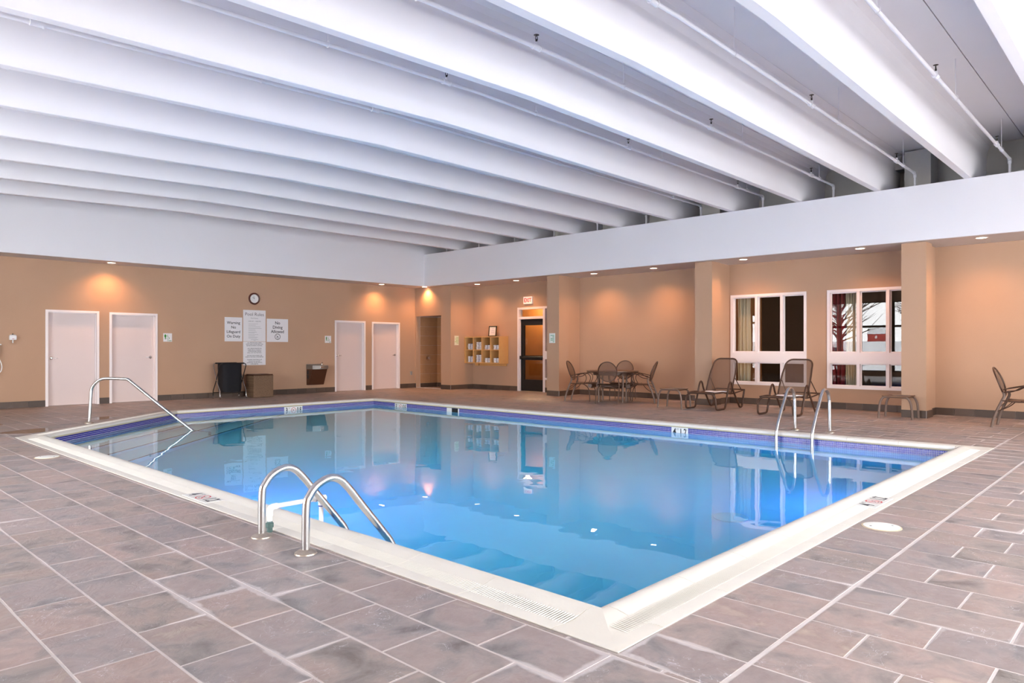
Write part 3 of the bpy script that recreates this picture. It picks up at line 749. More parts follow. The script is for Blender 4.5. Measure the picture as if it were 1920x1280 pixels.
def bare_tree(loc, h, seed, label):
    rnd = random.Random(seed); t = thing('bare_tree', label, 'tree', loc)
    mb = MB().tube([(0,0,0),(.1,.05,h*.3),(.05,.1,h*.6)], [.2,.15,.1], 8); obj('trunk', mb, 'bark', t, True)
    mb = MB()
    for k in range(34):
        z = h*rnd.uniform(.22,.6); a = rnd.uniform(0,2*PI); ln = rnd.uniform(.8,2.6); up = rnd.uniform(.4,1.6)
        p = Vector((.08,.06,z)); q = p+Vector((math.cos(a)*ln*.5, math.sin(a)*ln*.5, up*.6)); r = p+Vector((math.cos(a)*ln, math.sin(a)*ln, up*1.3))
        mb.tube([p,q,r], [.05,.03,.012], 5)
        for m in range(3):
            b2 = a+rnd.uniform(-1,1); s = q.lerp(r, rnd.random()); mb.tube([s, s+Vector((math.cos(b2)*.8, math.sin(b2)*.8, rnd.uniform(.2,.9)))], [.02,.006], 4)
    obj('branches', mb, 'bark', t)
bare_tree((-9.5, 13.2, -.15), 7, 3, 'bare winter tree outside near the glazing')
bare_tree((-60, 22.5, 2.0), 9, 5, 'bare winter tree outside beside the red barn')
bare_tree((-61, 30.5, 2.0), 10, 9, 'bare winter tree outside, farthest from the building')

# ================================================================== CEILING FITTINGS
LIGHTS = [((5.30,17.18),'above the two left white doors'),((12.60,17.2),'above the right pair of white doors'),((14.02,16.92),'in the corner in front of the shower'),
          ((14.5,15.08),'above the towel shelf'),((14.47,13.48),'above the exit door'),((14.46,10.78),'above the left part of the patio table set'),((14.45,9.03),'above the right part of the patio table set'),
          ((14.33,6.74),'above the left interior window'),((14.27,4.39),'above the right interior window'),((14.3,2.45),'right of the rightmost column')]
rl = None
for (x, y), wh in LIGHTS:
    if rl is None:
        rl = thing('recessed_light', '', 'light', (x, y, ZS+.004), group='recessed downlights in the soffit')
        obj('trim_ring', MB().lathe([(.075,.004),(.082,-.006),(.098,-.006),(.10,.004)], 28), 'trim_white', rl, True)
        obj('lens', MB().lathe([(.074,.004),(.074,-.003),(.03,-.008)], 24), 'lamp_glow', rl, True)
        l = bpy.data.lights.new('downlight', 'SPOT'); l.energy = 60; l.color = (1.,.46,.17); l.spot_size = math.radians(140); l.spot_blend = 1.; l.shadow_soft_size = .05
        lo = bpy.data.objects.new('downlight', l); C.objects.link(lo); lo.parent = rl; lo.location = (0,0,-.03)
        t = rl
    else: t = copy_tree(rl)
    t.location = (x, y, ZS+.004); t['label'] = 'glowing warm round downlight '+wh

spk = None
for k in range(11):
    y = 2.05+1.416*k
    if spk is None:
        spk = thing('sprinkler_pipe', '', 'pipe', (0, y, 0), group='white sprinkler pipes between the beams')
        zp = lambda x: zb(x)+.30
        obj('pipe', MB().tube([(XL+.02,0,zp(XL)),(1,0,zp(1)),(6,0,zp(6)),(14.25,0,4.405)], .021, 10), 'white_paint', spk, True)
        obj('drop_pipe', MB().tube([(14.3,0,4.37),(14.3,0,3.3)], .021, 10), 'white_paint', spk, True)
        obj('elbow', MB().tube([(14.22,0,4.405),(14.27,0,4.403),(14.297,0,4.385),(14.3,0,4.33)], .029, 10), 'white_paint', spk, True)
        for x in (13.15, 9.35, 5.55, 1.75):
            z = zp(x); f = obj('tee_fitting', MB().tube([(x-.055,0,z),(x+.055,0,z)], .029, 10).tube([(x-.06,0,z),(x-.045,0,z)], .034, 10).tube([(x+.045,0,z),(x+.06,0,z)], .034, 10).tube([(x,0,z),(x,0,z+.055)], .02, 8), 'white_paint', spk, True)
            obj('sprinkler_head', MB().tube([(x,0,z+.05),(x,0,z+.085)], .011, 8).tube([(x-.016,0,z+.08),(x-.014,0,z+.11),(x,0,z+.125)], .004, 5).tube([(x+.016,0,z+.08),(x+.014,0,z+.11),(x,0,z+.125)], .004, 5)
                .lathe([(.022,0),(.03,.004)], 12, Matrix.Translation((x,0,z+.125))), 'sprinkler_brass', f, True)
        for x in (13.55, 10.35, 7.15, 3.95, .75):
            z = zp(x); h = obj('hanger_rod', MB().tube([(x,0,z+.04),(x,0,zb(x)+.80)], .005, 6), 'white_paint', spk)
            obj('hanger_ring', MB().tube([(x, .03*math.cos(a), z+.033*math.sin(a)+.005) for a in [i*2*PI/14 for i in range(14)]], .004, 6, closed=True), 'white_paint', h)
        t = spk
    else: t = copy_tree(spk)
    t.location = (0, y, 0)
    words = ['nearest the camera at right','second from the right','third from the right','fourth from the right','fifth from the right','sixth from the right','seventh from the right','eighth from the right','ninth from the right','tenth from the right','farthest, beside the back wall']
    t['label'] = 'white sprinkler pipe between ceiling beams, '+words[k]

# ================================================================== WALL-MOUNTED THINGS
def plate(name, label, cat, x, z, w_, h_, wall, mat, t_=.006, at=None):
    """a flat sign, local x right, local y up, local z out of the wall"""
    if wall == 'A': loc, rot = (x, YA-.001, z), WA
    elif wall == 'B': loc, rot = (XB-.001, x, z), WB
    elif wall == 'C': loc, rot = (XC-.001, x, z), WB
    else: loc, rot = at
    o = thing(name, label, cat, loc); o.rotation_euler = rot
    obj('board', MB().cbox(-w_/2, w_/2, -h_/2, h_/2, 0, t_, min(.002, t_*.3)), mat, o)
    return o
def lines(o, rows, mat, z=.0068, h=.007):
    for x0, x1, y in rows: obj('text_line', MB().box(x0, x1, y-h/2, y+h/2, z-.001, z), mat, o)
SX = .9943
def za(z): return 1.25+(z-1.25)*SX
def xa(x): return x*SX
# pool rules: two boards, one above the other
o = plate('rules_sign', 'tall white pool rules sign, upper board below the clock', 'sign', xa(8.862), za(1.83), .615, .815, 'A', 'sign_white')
text('heading', 'Pool Rules', .122, 'ink', o, (0,.295,.0065), (0,0,0), bold=-.001)
text('subheading', 'Pool Hours:', .042, 'ink_soft', o, (0,.195,.0065), (0,0,0))
text('hours', '6:00 AM - 10:00 PM', .042, 'ink_soft', o, (0,.115,.0065), (0,0,0))
lines(o, [(-.17,.10,.05),(-.17,.03,.012),(-.17,.16,-.028),(-.17,.19,-.066),(-.17,.02,-.09),(-.17,.03,-.128),(-.17,.06,-.166),(-.17,.00,-.19),(-.17,.10,-.228),(-.17,.01,-.262),(-.17,.09,-.298),(-.17,.06,-.322),(-.10,.10,-.362),(-.03,.03,-.384)], 'ink_soft', h=.005)
o = plate('rules_sign', 'white sign of printed pool prohibitions, lower board above the laundry cart', 'sign', xa(8.862), za(1.105), .615, .61, 'A', 'sign_white')
y = .275
for blk in (('ALL PERSONS SHALL RINSE','WITH WARM WATER AND SOAP','BEFORE ENTERING THE POOL.'),('ANY PERSON KNOWN OR','SUSPECTED OF HAVING A','COMMUNICABLE DISEASE','SHALL NOT USE THE POOL.'),('SPITTING OR BLOWING THE','NOSE IN THE POOL IS PROHIBITED.'),('RUNNING, BOISTEROUS OR','ROUGH PLAY (EXCEPT','SUPERVISED WATER SPORTS)','IS PROHIBITED.')):
    for s in blk: text('text_line', s, .036, 'ink', o, (0,y,.0065), (0,0,0), sx=.88); y -= .0375
    y -= .034
o = plate('warning_sign', 'white warning sign left of the pool rules, no lifeguard on duty', 'sign', xa(8.294), za(1.727), .462, .615, 'A', 'sign_white')
for s, y in (('Warning',.165),('No',.05),('Lifeguard',-.065),('On Duty',-.18)): text('text_line', s, .098, 'ink', o, (0,y,.0065), (0,0,0), bold=.0012)
o = plate('no_diving_sign', 'white no diving allowed sign right of the pool rules', 'sign', xa(9.513), za(1.72), .615, .615, 'A', 'sign_white')
for s, y in (('No',.195),('Diving',.08),('Allowed',-.035)): text('text_line', s, .112, 'ink', o, (0,y,.0065), (0,0,0), bold=.0015)
def no_diving(parent, x, y, r, z, cm, im):
    obj('ring', MB().tube([(x+r*math.cos(i*2*PI/32), y+r*math.sin(i*2*PI/32), z) for i in range(32)], r*.09, 6, closed=True, flat=(r*.09,.0006)), cm, parent)
    s = r*.7; obj('slash', MB().box(-s, s, -r*.07, r*.07, -.0006, .0008, Matrix.Translation((x,y,z)) @ Matrix.Rotation(-PI/4, 4, 'Z')), cm, parent)
    obj('diver', MB().box(-s*.9, s*.6, -r*.08, r*.08, -.0005, .0006, Matrix.Translation((x,y+r*.05,z)) @ Matrix.Rotation(PI/4, 4, 'Z')).box(-s*.5, s*.5, -r*.05, r*.05, -.0005, .0006, Matrix.Translation((x,y-r*.62,z))), im, parent)
no_diving(o, 0, -.17, .075, .0068, 'ink', 'ink')
def restroom(x, z, word, female, label):
    o = plate('restroom_sign', label, 'sign', x, z, .20, .20, 'A', 'sign_white')
    if female: p = [(-.055,.08),(-.075,.055),(-.08,.03),(-.065,.0),(-.062,-.045),(-.045,-.045),(-.042,.0),(-.027,.03),(-.032,.055)]
    else: p = [(-.055,.08),(-.068,.062),(-.072,.02),(-.066,.0),(-.064,-.04),(-.046,-.04),(-.044,.0),(-.038,.02),(-.042,.062)]
    obj('figure', MB().prism(p[::-1] if area(p) < 0 else p, .006, .0075), 'green_ink', o)
    obj('wheelchair', MB().tube([(.005+.026*math.cos(a), -.018+.026*math.sin(a), .0068) for a in [PI*.75+i*PI*1.25/12 for i in range(13)]], .004, 5).tube([(-.002,.045,.0068),(.0,.01,.0068),(.026,.006,.0068),(.04,-.03,.0068)], .005, 5).lathe([(.008,.006),(.008,.0075)], 10, Matrix.Translation((-.002,.055,0))), 'green_ink', o)
    text('text_line', word, .026, 'green_ink', o, (.09,-.078,.0065), (0,0,0), align='RIGHT', bold=.0008)
restroom(xa(6.67), za(1.50), 'WOMEN', True, 'small green and white women restroom sign beside the left doors')
restroom(xa(11.066), za(1.493), 'MEN', False, 'small green and white men restroom sign above the drinking fountain')
# clock
o = thing('wall_clock', 'round wall clock with dark wooden rim above the pool rules', 'clock', (xa(8.853), YA-.001, za(2.54))); o.rotation_euler = WA
obj('rim', MB().lathe([(.112,.012),(.118,.026),(.135,.032),(.152,.022),(.156,0),(.11,0)], 40), 'clock_wood', o, True)
obj('dial', MB().lathe([(.116,.002),(.116,.012),(.05,.0122)], 36), 'clock_face', o)
obj('hour_hand', MB().box(-.004,.004,-.01,.06,.0135,.0145, Matrix.Rotation(.95, 4, 'Z')), 'ink', o)
obj('minute_hand', MB().box(-.003,.003,-.012,.085,.0145,.0155, Matrix.Rotation(.25, 4, 'Z')), 'ink', o)
for k in range(12): obj('tick', MB().box(-.002,.002,.098,.108,.0122,.013, Matrix.Rotation(k*PI/6, 4, 'Z')), 'ink_soft', o)
# exit sign
o = plate('exit_sign', 'white box sign with red EXIT letters above the glass door', 'sign', 13.575, 2.615, .33, .21, 'B', 'exit_face', .05)
text('letters', 'EXIT', .16, 'red_letter', o, (0,-.003,.0505), (0,0,0), bold=.004, sx=.86)
# green paper notices
o = plate('shower_notice', 'cream notice with green lettering on the side of the shower block', 'sign', 0, 0, .17, .285, None, 'sign_cream', .004, ((14.385, 15.866, 1.475), WA))
for s, y in (('PLEASE',.085),('SHOWER',.042),('BEFORE',0),('ENTERING',-.042),('POOL',-.085)): text('text_line', s, .034, 'lime_ink', o, (.075,y,.0045), (0,0,0), align='RIGHT', bold=.0008, sx=.86)
o = plate('pool_notice', 'small pale notice with green lines on the front of a column', 'sign', 11.895, 1.505, .20, .255, 'C', 'sign_mint', .004)
lines(o, [(-.055,.07,.07),(.01,.07,.03),(-.055,.07,-.01),(-.055,.07,-.05),(.02,.07,-.095)], 'mint_ink', .0048, .02)
# framed certificate on the shelf, leaning on the wall
o = thing('framed_certificate', 'black framed certificate standing on top of the towel shelf', 'frame', (14.985, 14.93, 1.594)); o.rotation_euler = (PI/2-.10, 0, -PI/2)
obj('frame', MB().box(-.16,.16,0,.022,0,.022).box(-.16,.16,.288,.31,0,.022).box(-.16,-.138,.022,.288,0,.022).box(.138,.16,.022,.288,0,.022), 'black_metal', o)
obj('mat_board', MB().box(-.138,.138,.022,.288,.003,.009), 'sign_cream', o)
pp = obj('paper', MB().box(-.115,.115,.045,.265,.009,.010), 'sign_white', o)
lines(pp, [(-.05,.05,.235),(-.02,.02,.19),(-.08,.08,.17),(-.07,.07,.13),(-.07,.07,.10)], 'ink_soft', .0105, .005)

# towel shelf, two rows of four
Y1S, Y0S, Z0S, Z1S, XS0 = 15.88, 14.38, .785, 1.59, 14.72
t = .03
mb = MB().box(XS0, XB-.02, Y0S, Y1S, Z1S-t, Z1S).box(XS0, XB-.02, Y0S, Y1S, Z0S, Z0S+t).box(XS0, XB-.02, Y0S, Y0S+t, Z0S+t, Z1S-t).box(XS0, XB-.02, Y1S-t, Y1S, Z0S+t, Z1S-t)
sh = thing('towel_shelf', 'wall-hung pale wooden shelf with eight cubbies of folded towels', 'shelf')
obj('case', mb, 'shelf_wood', sh); obj('back_panel', MB().box(XB-.02, XB-.005, Y0S, Y1S, Z0S, Z1S), 'shelf_wood', sh)
zm = (Z0S+Z1S)/2; obj('middle_board', MB().box(XS0+.005, XB-.02, Y0S+t, Y1S-t, zm-.011, zm+.011), 'shelf_wood', sh)
cw = (Y1S-Y0S-t)/4
for k in (1,2,3):
    yd = Y1S-t/2-k*cw
    for p, q in ((Z0S+t, zm-.011), (zm+.011, Z1S-t)): obj('divider', MB().box(XS0+.005, XB-.02, yd-.011, yd+.011, p, q), 'shelf_wood', sh)
obj('wall_cleat', MB().box(XB-.03, XB-.004, Y0S+.06, Y1S-.3, Z0S-.075, Z0S).box(XB-.03, XB-.004, Y1S-.26, Y1S-.1, Z0S-.075, Z0S), 'shelf_wood', sh)
tw = None
def folded(w_, d_, h_):
    mb = MB(); n = 10; prof_ = []
    for i in range(n+1):
        a = -PI/2+PI*i/n; prof_.append((-d_/2+h_/2-h_/2*math.cos(a)*1.0, h_/2+h_/2*math.sin(a)))
    prof_ += [(d_/2, h_), (d_/2, h_*.56), (d_/2-.02, h_*.52), (d_/2, h_*.48), (d_/2, 0)]
    return mb.extrude_y(prof_, -w_/2, w_/2)
rows = {('top',0):4,('top',1):5,('top',2):3,('top',3):3,('bottom',0):4,('bottom',1):5,('bottom',2):3,('bottom',3):3}
names = ['first','second','third','fourth']
for (rw, k), n in rows.items():
    yc = Y1S-t/2-(k+.5)*cw-.03; zz = (zm+.011 if rw == 'top' else Z0S+t)+.001
    for j in range(n):
        if tw is None:
            tw = thing('folded_towel', '', 'towel', group='folded towels in the wooden shelf')
            obj('terry', folded(.235, .27, .044), 'towel_white', tw, True)
            obj('stripe', MB().tube([(-.137,0,.022),(-.136,0,.03),(-.128,0,.040),(-.11,0,.0455),(.12,0,.0455)], .01, 6, flat=(.011,.0015)).tube([(-.137,0,.022),(-.136,0,.013),(-.128,0,.004)], .01, 6, flat=(.011,.0015)), 'navy', tw)
            o = tw
        else: o = copy_tree(tw)
        o.location = (14.90, yc+random.uniform(-.008,.008), zz+j*.0452); o.rotation_euler = (0,0,random.uniform(-.05,.05)); 
        o['label'] = 'white folded towel, '+('top' if j == n-1 else ['bottom','second from bottom','third from bottom','fourth from bottom'][j])+f' of the stack in {names[k]} cubby, {rw} row'

# shower head and valve
o = thing('wall_shower', 'dark metal shower head on a short arm at the top of the tiled shower', 'shower head', (14.95, 16.62, 2.12))
obj('arm', MB().tube(smooth_path([(.045,0,.06),(-.02,0,.07),(-.09,0,.03)], 5), .011, 8), 'chrome', o, True)
obj('flange', MB().lathe([(.03,0),(.03,.012),(.014,.02)], 16, Matrix.Translation((.045,0,.06)) @ Matrix.Rotation(-PI/2, 4, 'Y')), 'chrome', o, True)
obj('rose', MB().lathe([(.012,.03),(.022,.015),(.05,-.015),(.055,-.03),(.03,-.032)], 20, Matrix.Translation((-.1,0,.015)) @ Matrix.Rotation(.4, 4, 'Y')), 'black_metal', o, True)
o = thing('shower_valve', 'round chrome shower valve on the tiled side wall', 'valve', (14.62, SH1+.001, .93)); o.rotation_euler = WA
obj('plate', MB().lathe([(.085,0),(.085,.006),(.06,.014),(.03,.018)], 30), 'chrome', o, True)
obj('knob', MB().lathe([(.028,.016),(.03,.05),(.022,.062)], 18), 'chrome', o, True)
obj('lever', MB().tube([(0,0,.055),(.02,-.05,.06),(.025,-.075,.058)], [.009,.008,.007], 8), 'chrome', o, True)
# outlet, dispenser, wall phone
o = thing('wall_outlet', 'small grey outlet box low on the wall near the shower', 'outlet', (xa(14.08)-.02, YA-.001, .46)); o.rotation_euler = WA
obj('cover', MB().cbox(-.036,.036,-.058,.058,0,.03,.005), 'outlet_grey', o); obj('socket', MB().box(-.016,.016,.01,.04,.03,.032).box(-.016,.016,-.04,-.01,.03,.032), 'ink_soft', o)
o = thing('soap_dispenser', 'small white wall dispenser left of the white doors', 'dispenser', (xa(3.565), YA-.001, za(1.465))); o.rotation_euler = WA
obj('tank', MB().cbox(-.062,.062,-.05,.045,0,.08,.014), 'pvc', o, True); obj('spout', MB().tube([(0,-.045,.045),(0,-.115,.045)], .012, 10), 'pvc', o, True)
obj('lid', MB().cbox(-.05,.05,.045,.058,.008,.072,.005), 'pvc', o, True); obj('fill_cap', MB().lathe([(.012,0),(.012,.02),(.006,.024)], 12, Matrix.Translation((0,.057,.04)) @ Matrix.Rotation(-PI/2, 4, 'X')), 'black_metal', o, True); obj('mark', MB().cbox(-.018,.018,-.032,-.022,.079,.0815,.001), 'red_ink', o)
o = thing('wall_telephone', 'white wall telephone with looping cord at the left edge', 'telephone', (xa(3.265), YA-.001, za(1.17))); o.rotation_euler = WA
obj('housing', MB().cbox(-.09,.06,-.11,.11,0,.05,.012), 'pvc', o, True)
obj('handset', MB().tube(smooth_path([(.03,.15,.06),(.045,.12,.09),(.05,0,.095),(.045,-.06,.09),(.035,-.09,.06)], 4), .02, 10).cbox(.0,.1,.135,.16,.04,.075,.008), 'pvc', o, True)
obj('cord', MB().tube(smooth_path([(.035,-.09,.06),(.085,-.2,.06),(.11,-.32,.05),(.08,-.42,.04),(.0,-.45,.03),(-.06,-.3,.03),(-.05,-.1,.03)], 8), .009, 8), 'pvc', o, True)
# drinking fountain
o = thing('drinking_fountain', 'steel and brown wall-mounted drinking fountain beside the men restroom sign', 'fountain', (10.56, YA, 0))
def sidep(prof_, x0, x1):                      # profile of (y, z) extruded along x
    m = MB().extrude_y(prof_, x0, x1); m.v = [(b, a, c) for a, b, c in m.v]; return m
obj('cabinet', sidep([(0,.225),(-.10,.225),(-.12,.23),(-.30,.665),(0,.665)], -.235, .235), 'fountain_brown', o)
obj('side_grille', MB().box(-.238,-.234,-.12,-.03,.52,.63).box(-.238,-.234,-.12,-.03,.40,.50), 'ink', o)
pts = [(-.245,0),(-.245,-.33)]+[(-.245+.49*i/10, -.33-.09*math.sin(PI*i/10)) for i in range(1,10)]+[(.245,-.33),(.245,0)]
obj('basin', MB().prism(pts, .665, .775, .012), 'fountain_steel', o)
inn = [(-.20,-.06),(-.20,-.31)]+[(-.20+.40*i/8, -.31-.06*math.sin(PI*i/8)) for i in range(1,8)]+[(.20,-.31),(.20,-.06)]
obj('bowl', MB().prism(inn, .773, .778), 'fountain_steel', o)
obj('backsplash', MB().cbox(-.245,.245,-.03,0,.775,.80,.006), 'fountain_steel', o)
obj('bubbler', MB().tube(smooth_path([(.17,-.12,.775),(.17,-.12,.82),(.165,-.15,.845),(.16,-.18,.84)], 4), .012, 8).lathe([(.026,0),(.022,.02)], 14, Matrix.Translation((.17,-.12,.776))), 'chrome', o, True)
obj('push_button', MB().cbox(-.06,.06,-.425,-.41,.70,.74,.004), 'chrome', o)

# ================================================================== THINGS ON THE DECK
def circle_tube(c, a, b, r, plane, n=28, seg=8):
    P = []
    for i in range(n):
        t = 2*PI*i/n; P.append(plane(c, a*math.cos(t), b*math.sin(t)))
    return MB().tube(P, r, seg, closed=True)
# ---- pool ladders
def ladder(name, label, base, rz, rail, ztop, half, tread_x):
    t = thing(name, label, 'ladder', base, rz)
    for s in (-1, 1):
        pts = smooth_path([(p[0], s*half, p[1]) for p in rail], 6)
        rr = obj('rail', MB().tube(pts, .0245, 14), 'steel', t, True)
        obj('escutcheon', MB().lathe([(.068,0),(.066,.008),(.045,.022),(.028,.028)], 24, Matrix.Translation((rail[0][0], s*half, 0))), 'rusty_plate', rr, True)
    for x, z in tread_x: obj('tread', MB().cbox(x-.045, x+.045, -half+.02, half-.02, z-.012, z+.012, .008), 'pvc', t, True)
    return t
near = [(0,0),(.004,.28),(.025,.345),(.08,.405),(.165,.437),(.235,.42),(.30,.36),(.37,.275),(.46,.165),(.57,.032),(.64,-.06),(.675,-.16),(.68,-.3),(.68,-.8)]
ladder('pool_ladder', 'steel pool ladder with low arched rails at the near left edge', (2.266, 4.137, .0), 0, near, .44, .276, [(.68,-.45),(.68,-.75)])
far = [(0,0),(.02,.44),(.03,.50),(.07,.585),(.145,.632),(.21,.642),(.28,.62),(.34,.56),(.40,.48),(.48,.38),(.62,.175),(.675,.07),(.69,0),(.692,-.1),(.692,-.8)]
ladder('pool_ladder', 'tall steel pool ladder in front of the second lounge chair', (10.80, 3.995, 0), PI, far, .64, .255, [(.692,-.35),(.692,-.62)])
# ---- stair handrail at the cut corner
t = thing('stair_handrail', 'single bent steel handrail descending into the pool at the steps', 'handrail', (3.724, 13.173, 0), -PI/4)
hp = [(0,0,0),(.015,0,.25),(.033,0,.52),(.055,0,.60),(.10,0,.66),(.16,0,.71),(.23,0,.737),(.33,0,.742),(.58,0,.735),(.64,0,.72),(.70,0,.675),(1.16,0,.295),(1.70,0,-.13),(1.95,0,-.33),(1.98,0,-.42),(1.98,0,-.8)]
obj('rail', MB().tube(smooth_path(hp, 5), .0245, 14), 'steel', t, True)
obj('escutcheon', MB().lathe([(.068,0),(.066,.008),(.045,.022),(.028,.028)], 24), 'rusty_plate', t, True)
# ---- pvc fill pipe beside the near ladder
t = thing('fill_pipe', 'white plastic water pipe bridging the coping beside the near ladder', 'pipe', (2.362, 4.488, 0))
obj('riser', MB().tube([(0,0,.06),(0,0,.15)], .0165, 12), 'pvc', t, True)
obj('elbow', MB().tube(smooth_path([(0,0,.11),(.002,0,.15),(.012,0,.165),(.035,0,.170),(.055,0,.170)], 4), .0215, 12), 'pvc', t, True)
obj('cross_pipe', MB().tube([(.04,0,.170),(.37,0,.170)], .0165, 12), 'pvc', t, True)
obj('tee', MB().tube([(.345,0,.170),(.43,0,.170)], .0215, 12).tube([(.397,0,.17),(.397,0,.12)], .0215, 12), 'pvc', t, True)
obj('ink_ring', MB().tube([(.397,0,.118),(.397,0,.112)], .0222, 12).tube([(.352,0,.17),(.348,0,.17)], .022, 12), 'pvc_ink', t, True)
obj('down_pipe', MB().tube([(.397,0,.115),(.397,0,-.25)], .0165, 12), 'pvc', t, True)
vb = obj('valve_body', MB().lathe([(.017,0),(.019,.01),(.019,.03),(.026,.034),(.026,.062),(.020,.066),(.018,.075)], 16), 'brass_green', t, True)
# ---- round deck lids
for (x, y), lb in (((2.235,9.42),'round white skimmer lid in the deck at left'),((5.37,1.51),'round white skimmer lid in the deck at right')):
    t = thing('skimmer_lid', lb, 'lid', (x, y, .0005))
    obj('ring', MB().lathe([(.128,-.004),(.128,.002),(.118,.003)], 36), 'joint_cream', t, True)
    obj('cover', MB().lathe([(.117,0),(.117,.0045),(.110,.006),(.02,.0065)], 36), 'lid_white', t, True)
    for s in (-1,1): obj('finger_hole', MB().lathe([(.008,.0062),(.008,.0072)], 10, Matrix.Translation((.078*s*.7,.078*s*-.7,0))), 'ink_soft', t)
# ---- depth markers
def marker(name, label, loc, rot, w_, h_, ft, m_, diving):
    o = thing(name, label, 'marker', loc); o.rotation_euler = rot
    obj('tile', MB().cbox(-w_/2, w_/2, -h_/2, h_/2, 0, .006, .0015), 'marker_white', o)
    if diving:
        text('digit', ft, h_*.98, 'ink', o, (-w_*.37,0,.0062), (0,0,0), bold=.0025, sx=.72); text('unit', 'FT', h_*.26, 'ink_soft', o, (-w_*.22,h_*.27,.0062), (0,0,0))
        no_diving(o, 0, 0, h_*.36, .0066, 'red_ink', 'ink_soft')
        text('digit', m_, h_*.98, 'ink', o, (w_*.31,0,.0062), (0,0,0), bold=.0025, sx=.60); text('unit', 'M', h_*.2, 'ink_soft', o, (w_*.46,h_*.27,.0062), (0,0,0))
    else:
        text('digit', ft, h_*.98, 'ink', o, (-w_*.31,0,.0062), (0,0,0), bold=.0025, sx=.8); text('unit', 'FT', h_*.3, 'ink_soft', o, (-w_*.10,h_*.27,.0062), (0,0,0))
        text('digit', m_, h_*.98, 'ink', o, (w_*.20,0,.0062), (0,0,0), bold=.0025, sx=.72); text('unit', 'M', h_*.24, 'ink_soft', o, (w_*.42,h_*.27,.0062), (0,0,0))
marker('depth_marker', 'white depth tile reading 4 FT on the waterline of the far long side', (WALLP[1][0]-.008, 5.88, -.115), WB, .30, .15, '4', '1.2', False)
marker('depth_marker', 'white depth tile reading 3 FT on the waterline below the drinking fountain', (8.05, WALLP[2][1]-.008, -.122), WA, .44, .15, '3', '0.9', True)
marker('depth_marker', 'white depth tile reading 3 FT on the waterline just right of the far pool corner', (WALLP[1][0]-.008, 13.18, -.122), WB, .44, .15, '3', '0.9', True)
marker('depth_marker', 'white depth tile set in the coping left of the near ladder', (2.513, 5.90, .0035), (0,0,-PI/2), .46, .16, '4', '1.2', True)
marker('depth_marker', 'white depth tile set in the right coping near the skimmer lid', (6.16, 1.79, .0035), (0,0,0), .46, .16, '4', '1.2', True)

# ---- laundry cart and woven bin
t = thing('laundry_cart', 'black cloth laundry cart on a crossed metal frame with wheels', 'cart', (7.95, 17.12, 0))
hw, dy, ht = .33, .20, .87
for s, mat in ((-1,'steel'), (1,'black_metal')):
    # bottoms at s*dy, top at -s*dy
    P = [(-hw, s*dy*.98, .07),(-hw, s*dy*.92, .2),(-hw, 0, .47),(-hw, -s*dy*.9, ht-.06),(-hw+.012, -s*dy*.96, ht-.02),(-hw+.05, -s*dy, ht),(hw-.05, -s*dy, ht),(hw-.012, -s*dy*.96, ht-.02),(hw, -s*dy*.9, ht-.06),(hw, 0, .47),(hw, s*dy*.92, .2),(hw, s*dy*.98, .07)]
    obj('frame_bow', MB().tube(P, .0115, 8), mat, t, True)
    for e_ in (-1, 1):
        c = obj('caster', MB().tube([(e_*hw, s*dy*.98, .1),(e_*hw, s*dy*.98, .055)], .008, 6).box(e_*hw-.018, e_*hw+.018, s*dy*.98-.02, s*dy*.98+.02, .055, .062), 'chrome', t)
        obj('wheel', MB().lathe([(.02,-.014),(.034,-.011),(.034,.011),(.02,.014)], 16, Matrix.Translation((e_*hw, s*dy*.98, .034)) @ Matrix.Rotation(PI/2, 4, 'Y')), 'chrome', c, True)
obj('cross_bar', MB().tube([(-hw, dy*.95, .15),(hw, dy*.95, .15)], .008, 6).tube([(-hw, -dy*.95, .15),(hw, -dy*.95, .15)], .008, 6), 'black_metal', t)
def bag(u, v):
    a = 2*PI*u; k = 1-.04*v-.10*max(0, v-.9)*10*.6; wx = (hw-.075)*k; wy = (dy+.005)*(1-.06*v)
    cx = math.copysign(min(1, abs(math.cos(a))**.5), math.cos(a)); cy = math.copysign(min(1, abs(math.sin(a))**.5), math.sin(a))
    f = 1+.025*math.sin(a*9)*v
    return (wx*cx*f, wy*cy*f, ht-.005-.70*v)
obj('bag', MB().grid(bag, 48, 14).grid(lambda u, v: tuple(c*(v if i < 2 else 1) for i, c in enumerate(bag(u, 1))), 48, 2), 'black_cloth', t, True)
for s in (-1, 1): obj('bag_hem', MB().tube([(-hw+.06,s*dy,ht),(hw-.06,s*dy,ht)], .017, 8), 'black_cloth', t, True)
t = thing('waste_bin', 'square brown woven waste bin beside the laundry cart', 'bin', (8.70, 17.05, 0))
obj('body', MB().cbox(-.265,.265,-.21,.21,.004,.55,.012), 'woven_brown', t); obj('lid', MB().cbox(-.26,.26,-.205,.205,.55,.585,.01), 'fountain_brown', t); obj('rim', MB().box(-.268,.268,-.213,.213,.535,.55), 'woven_brown', t)

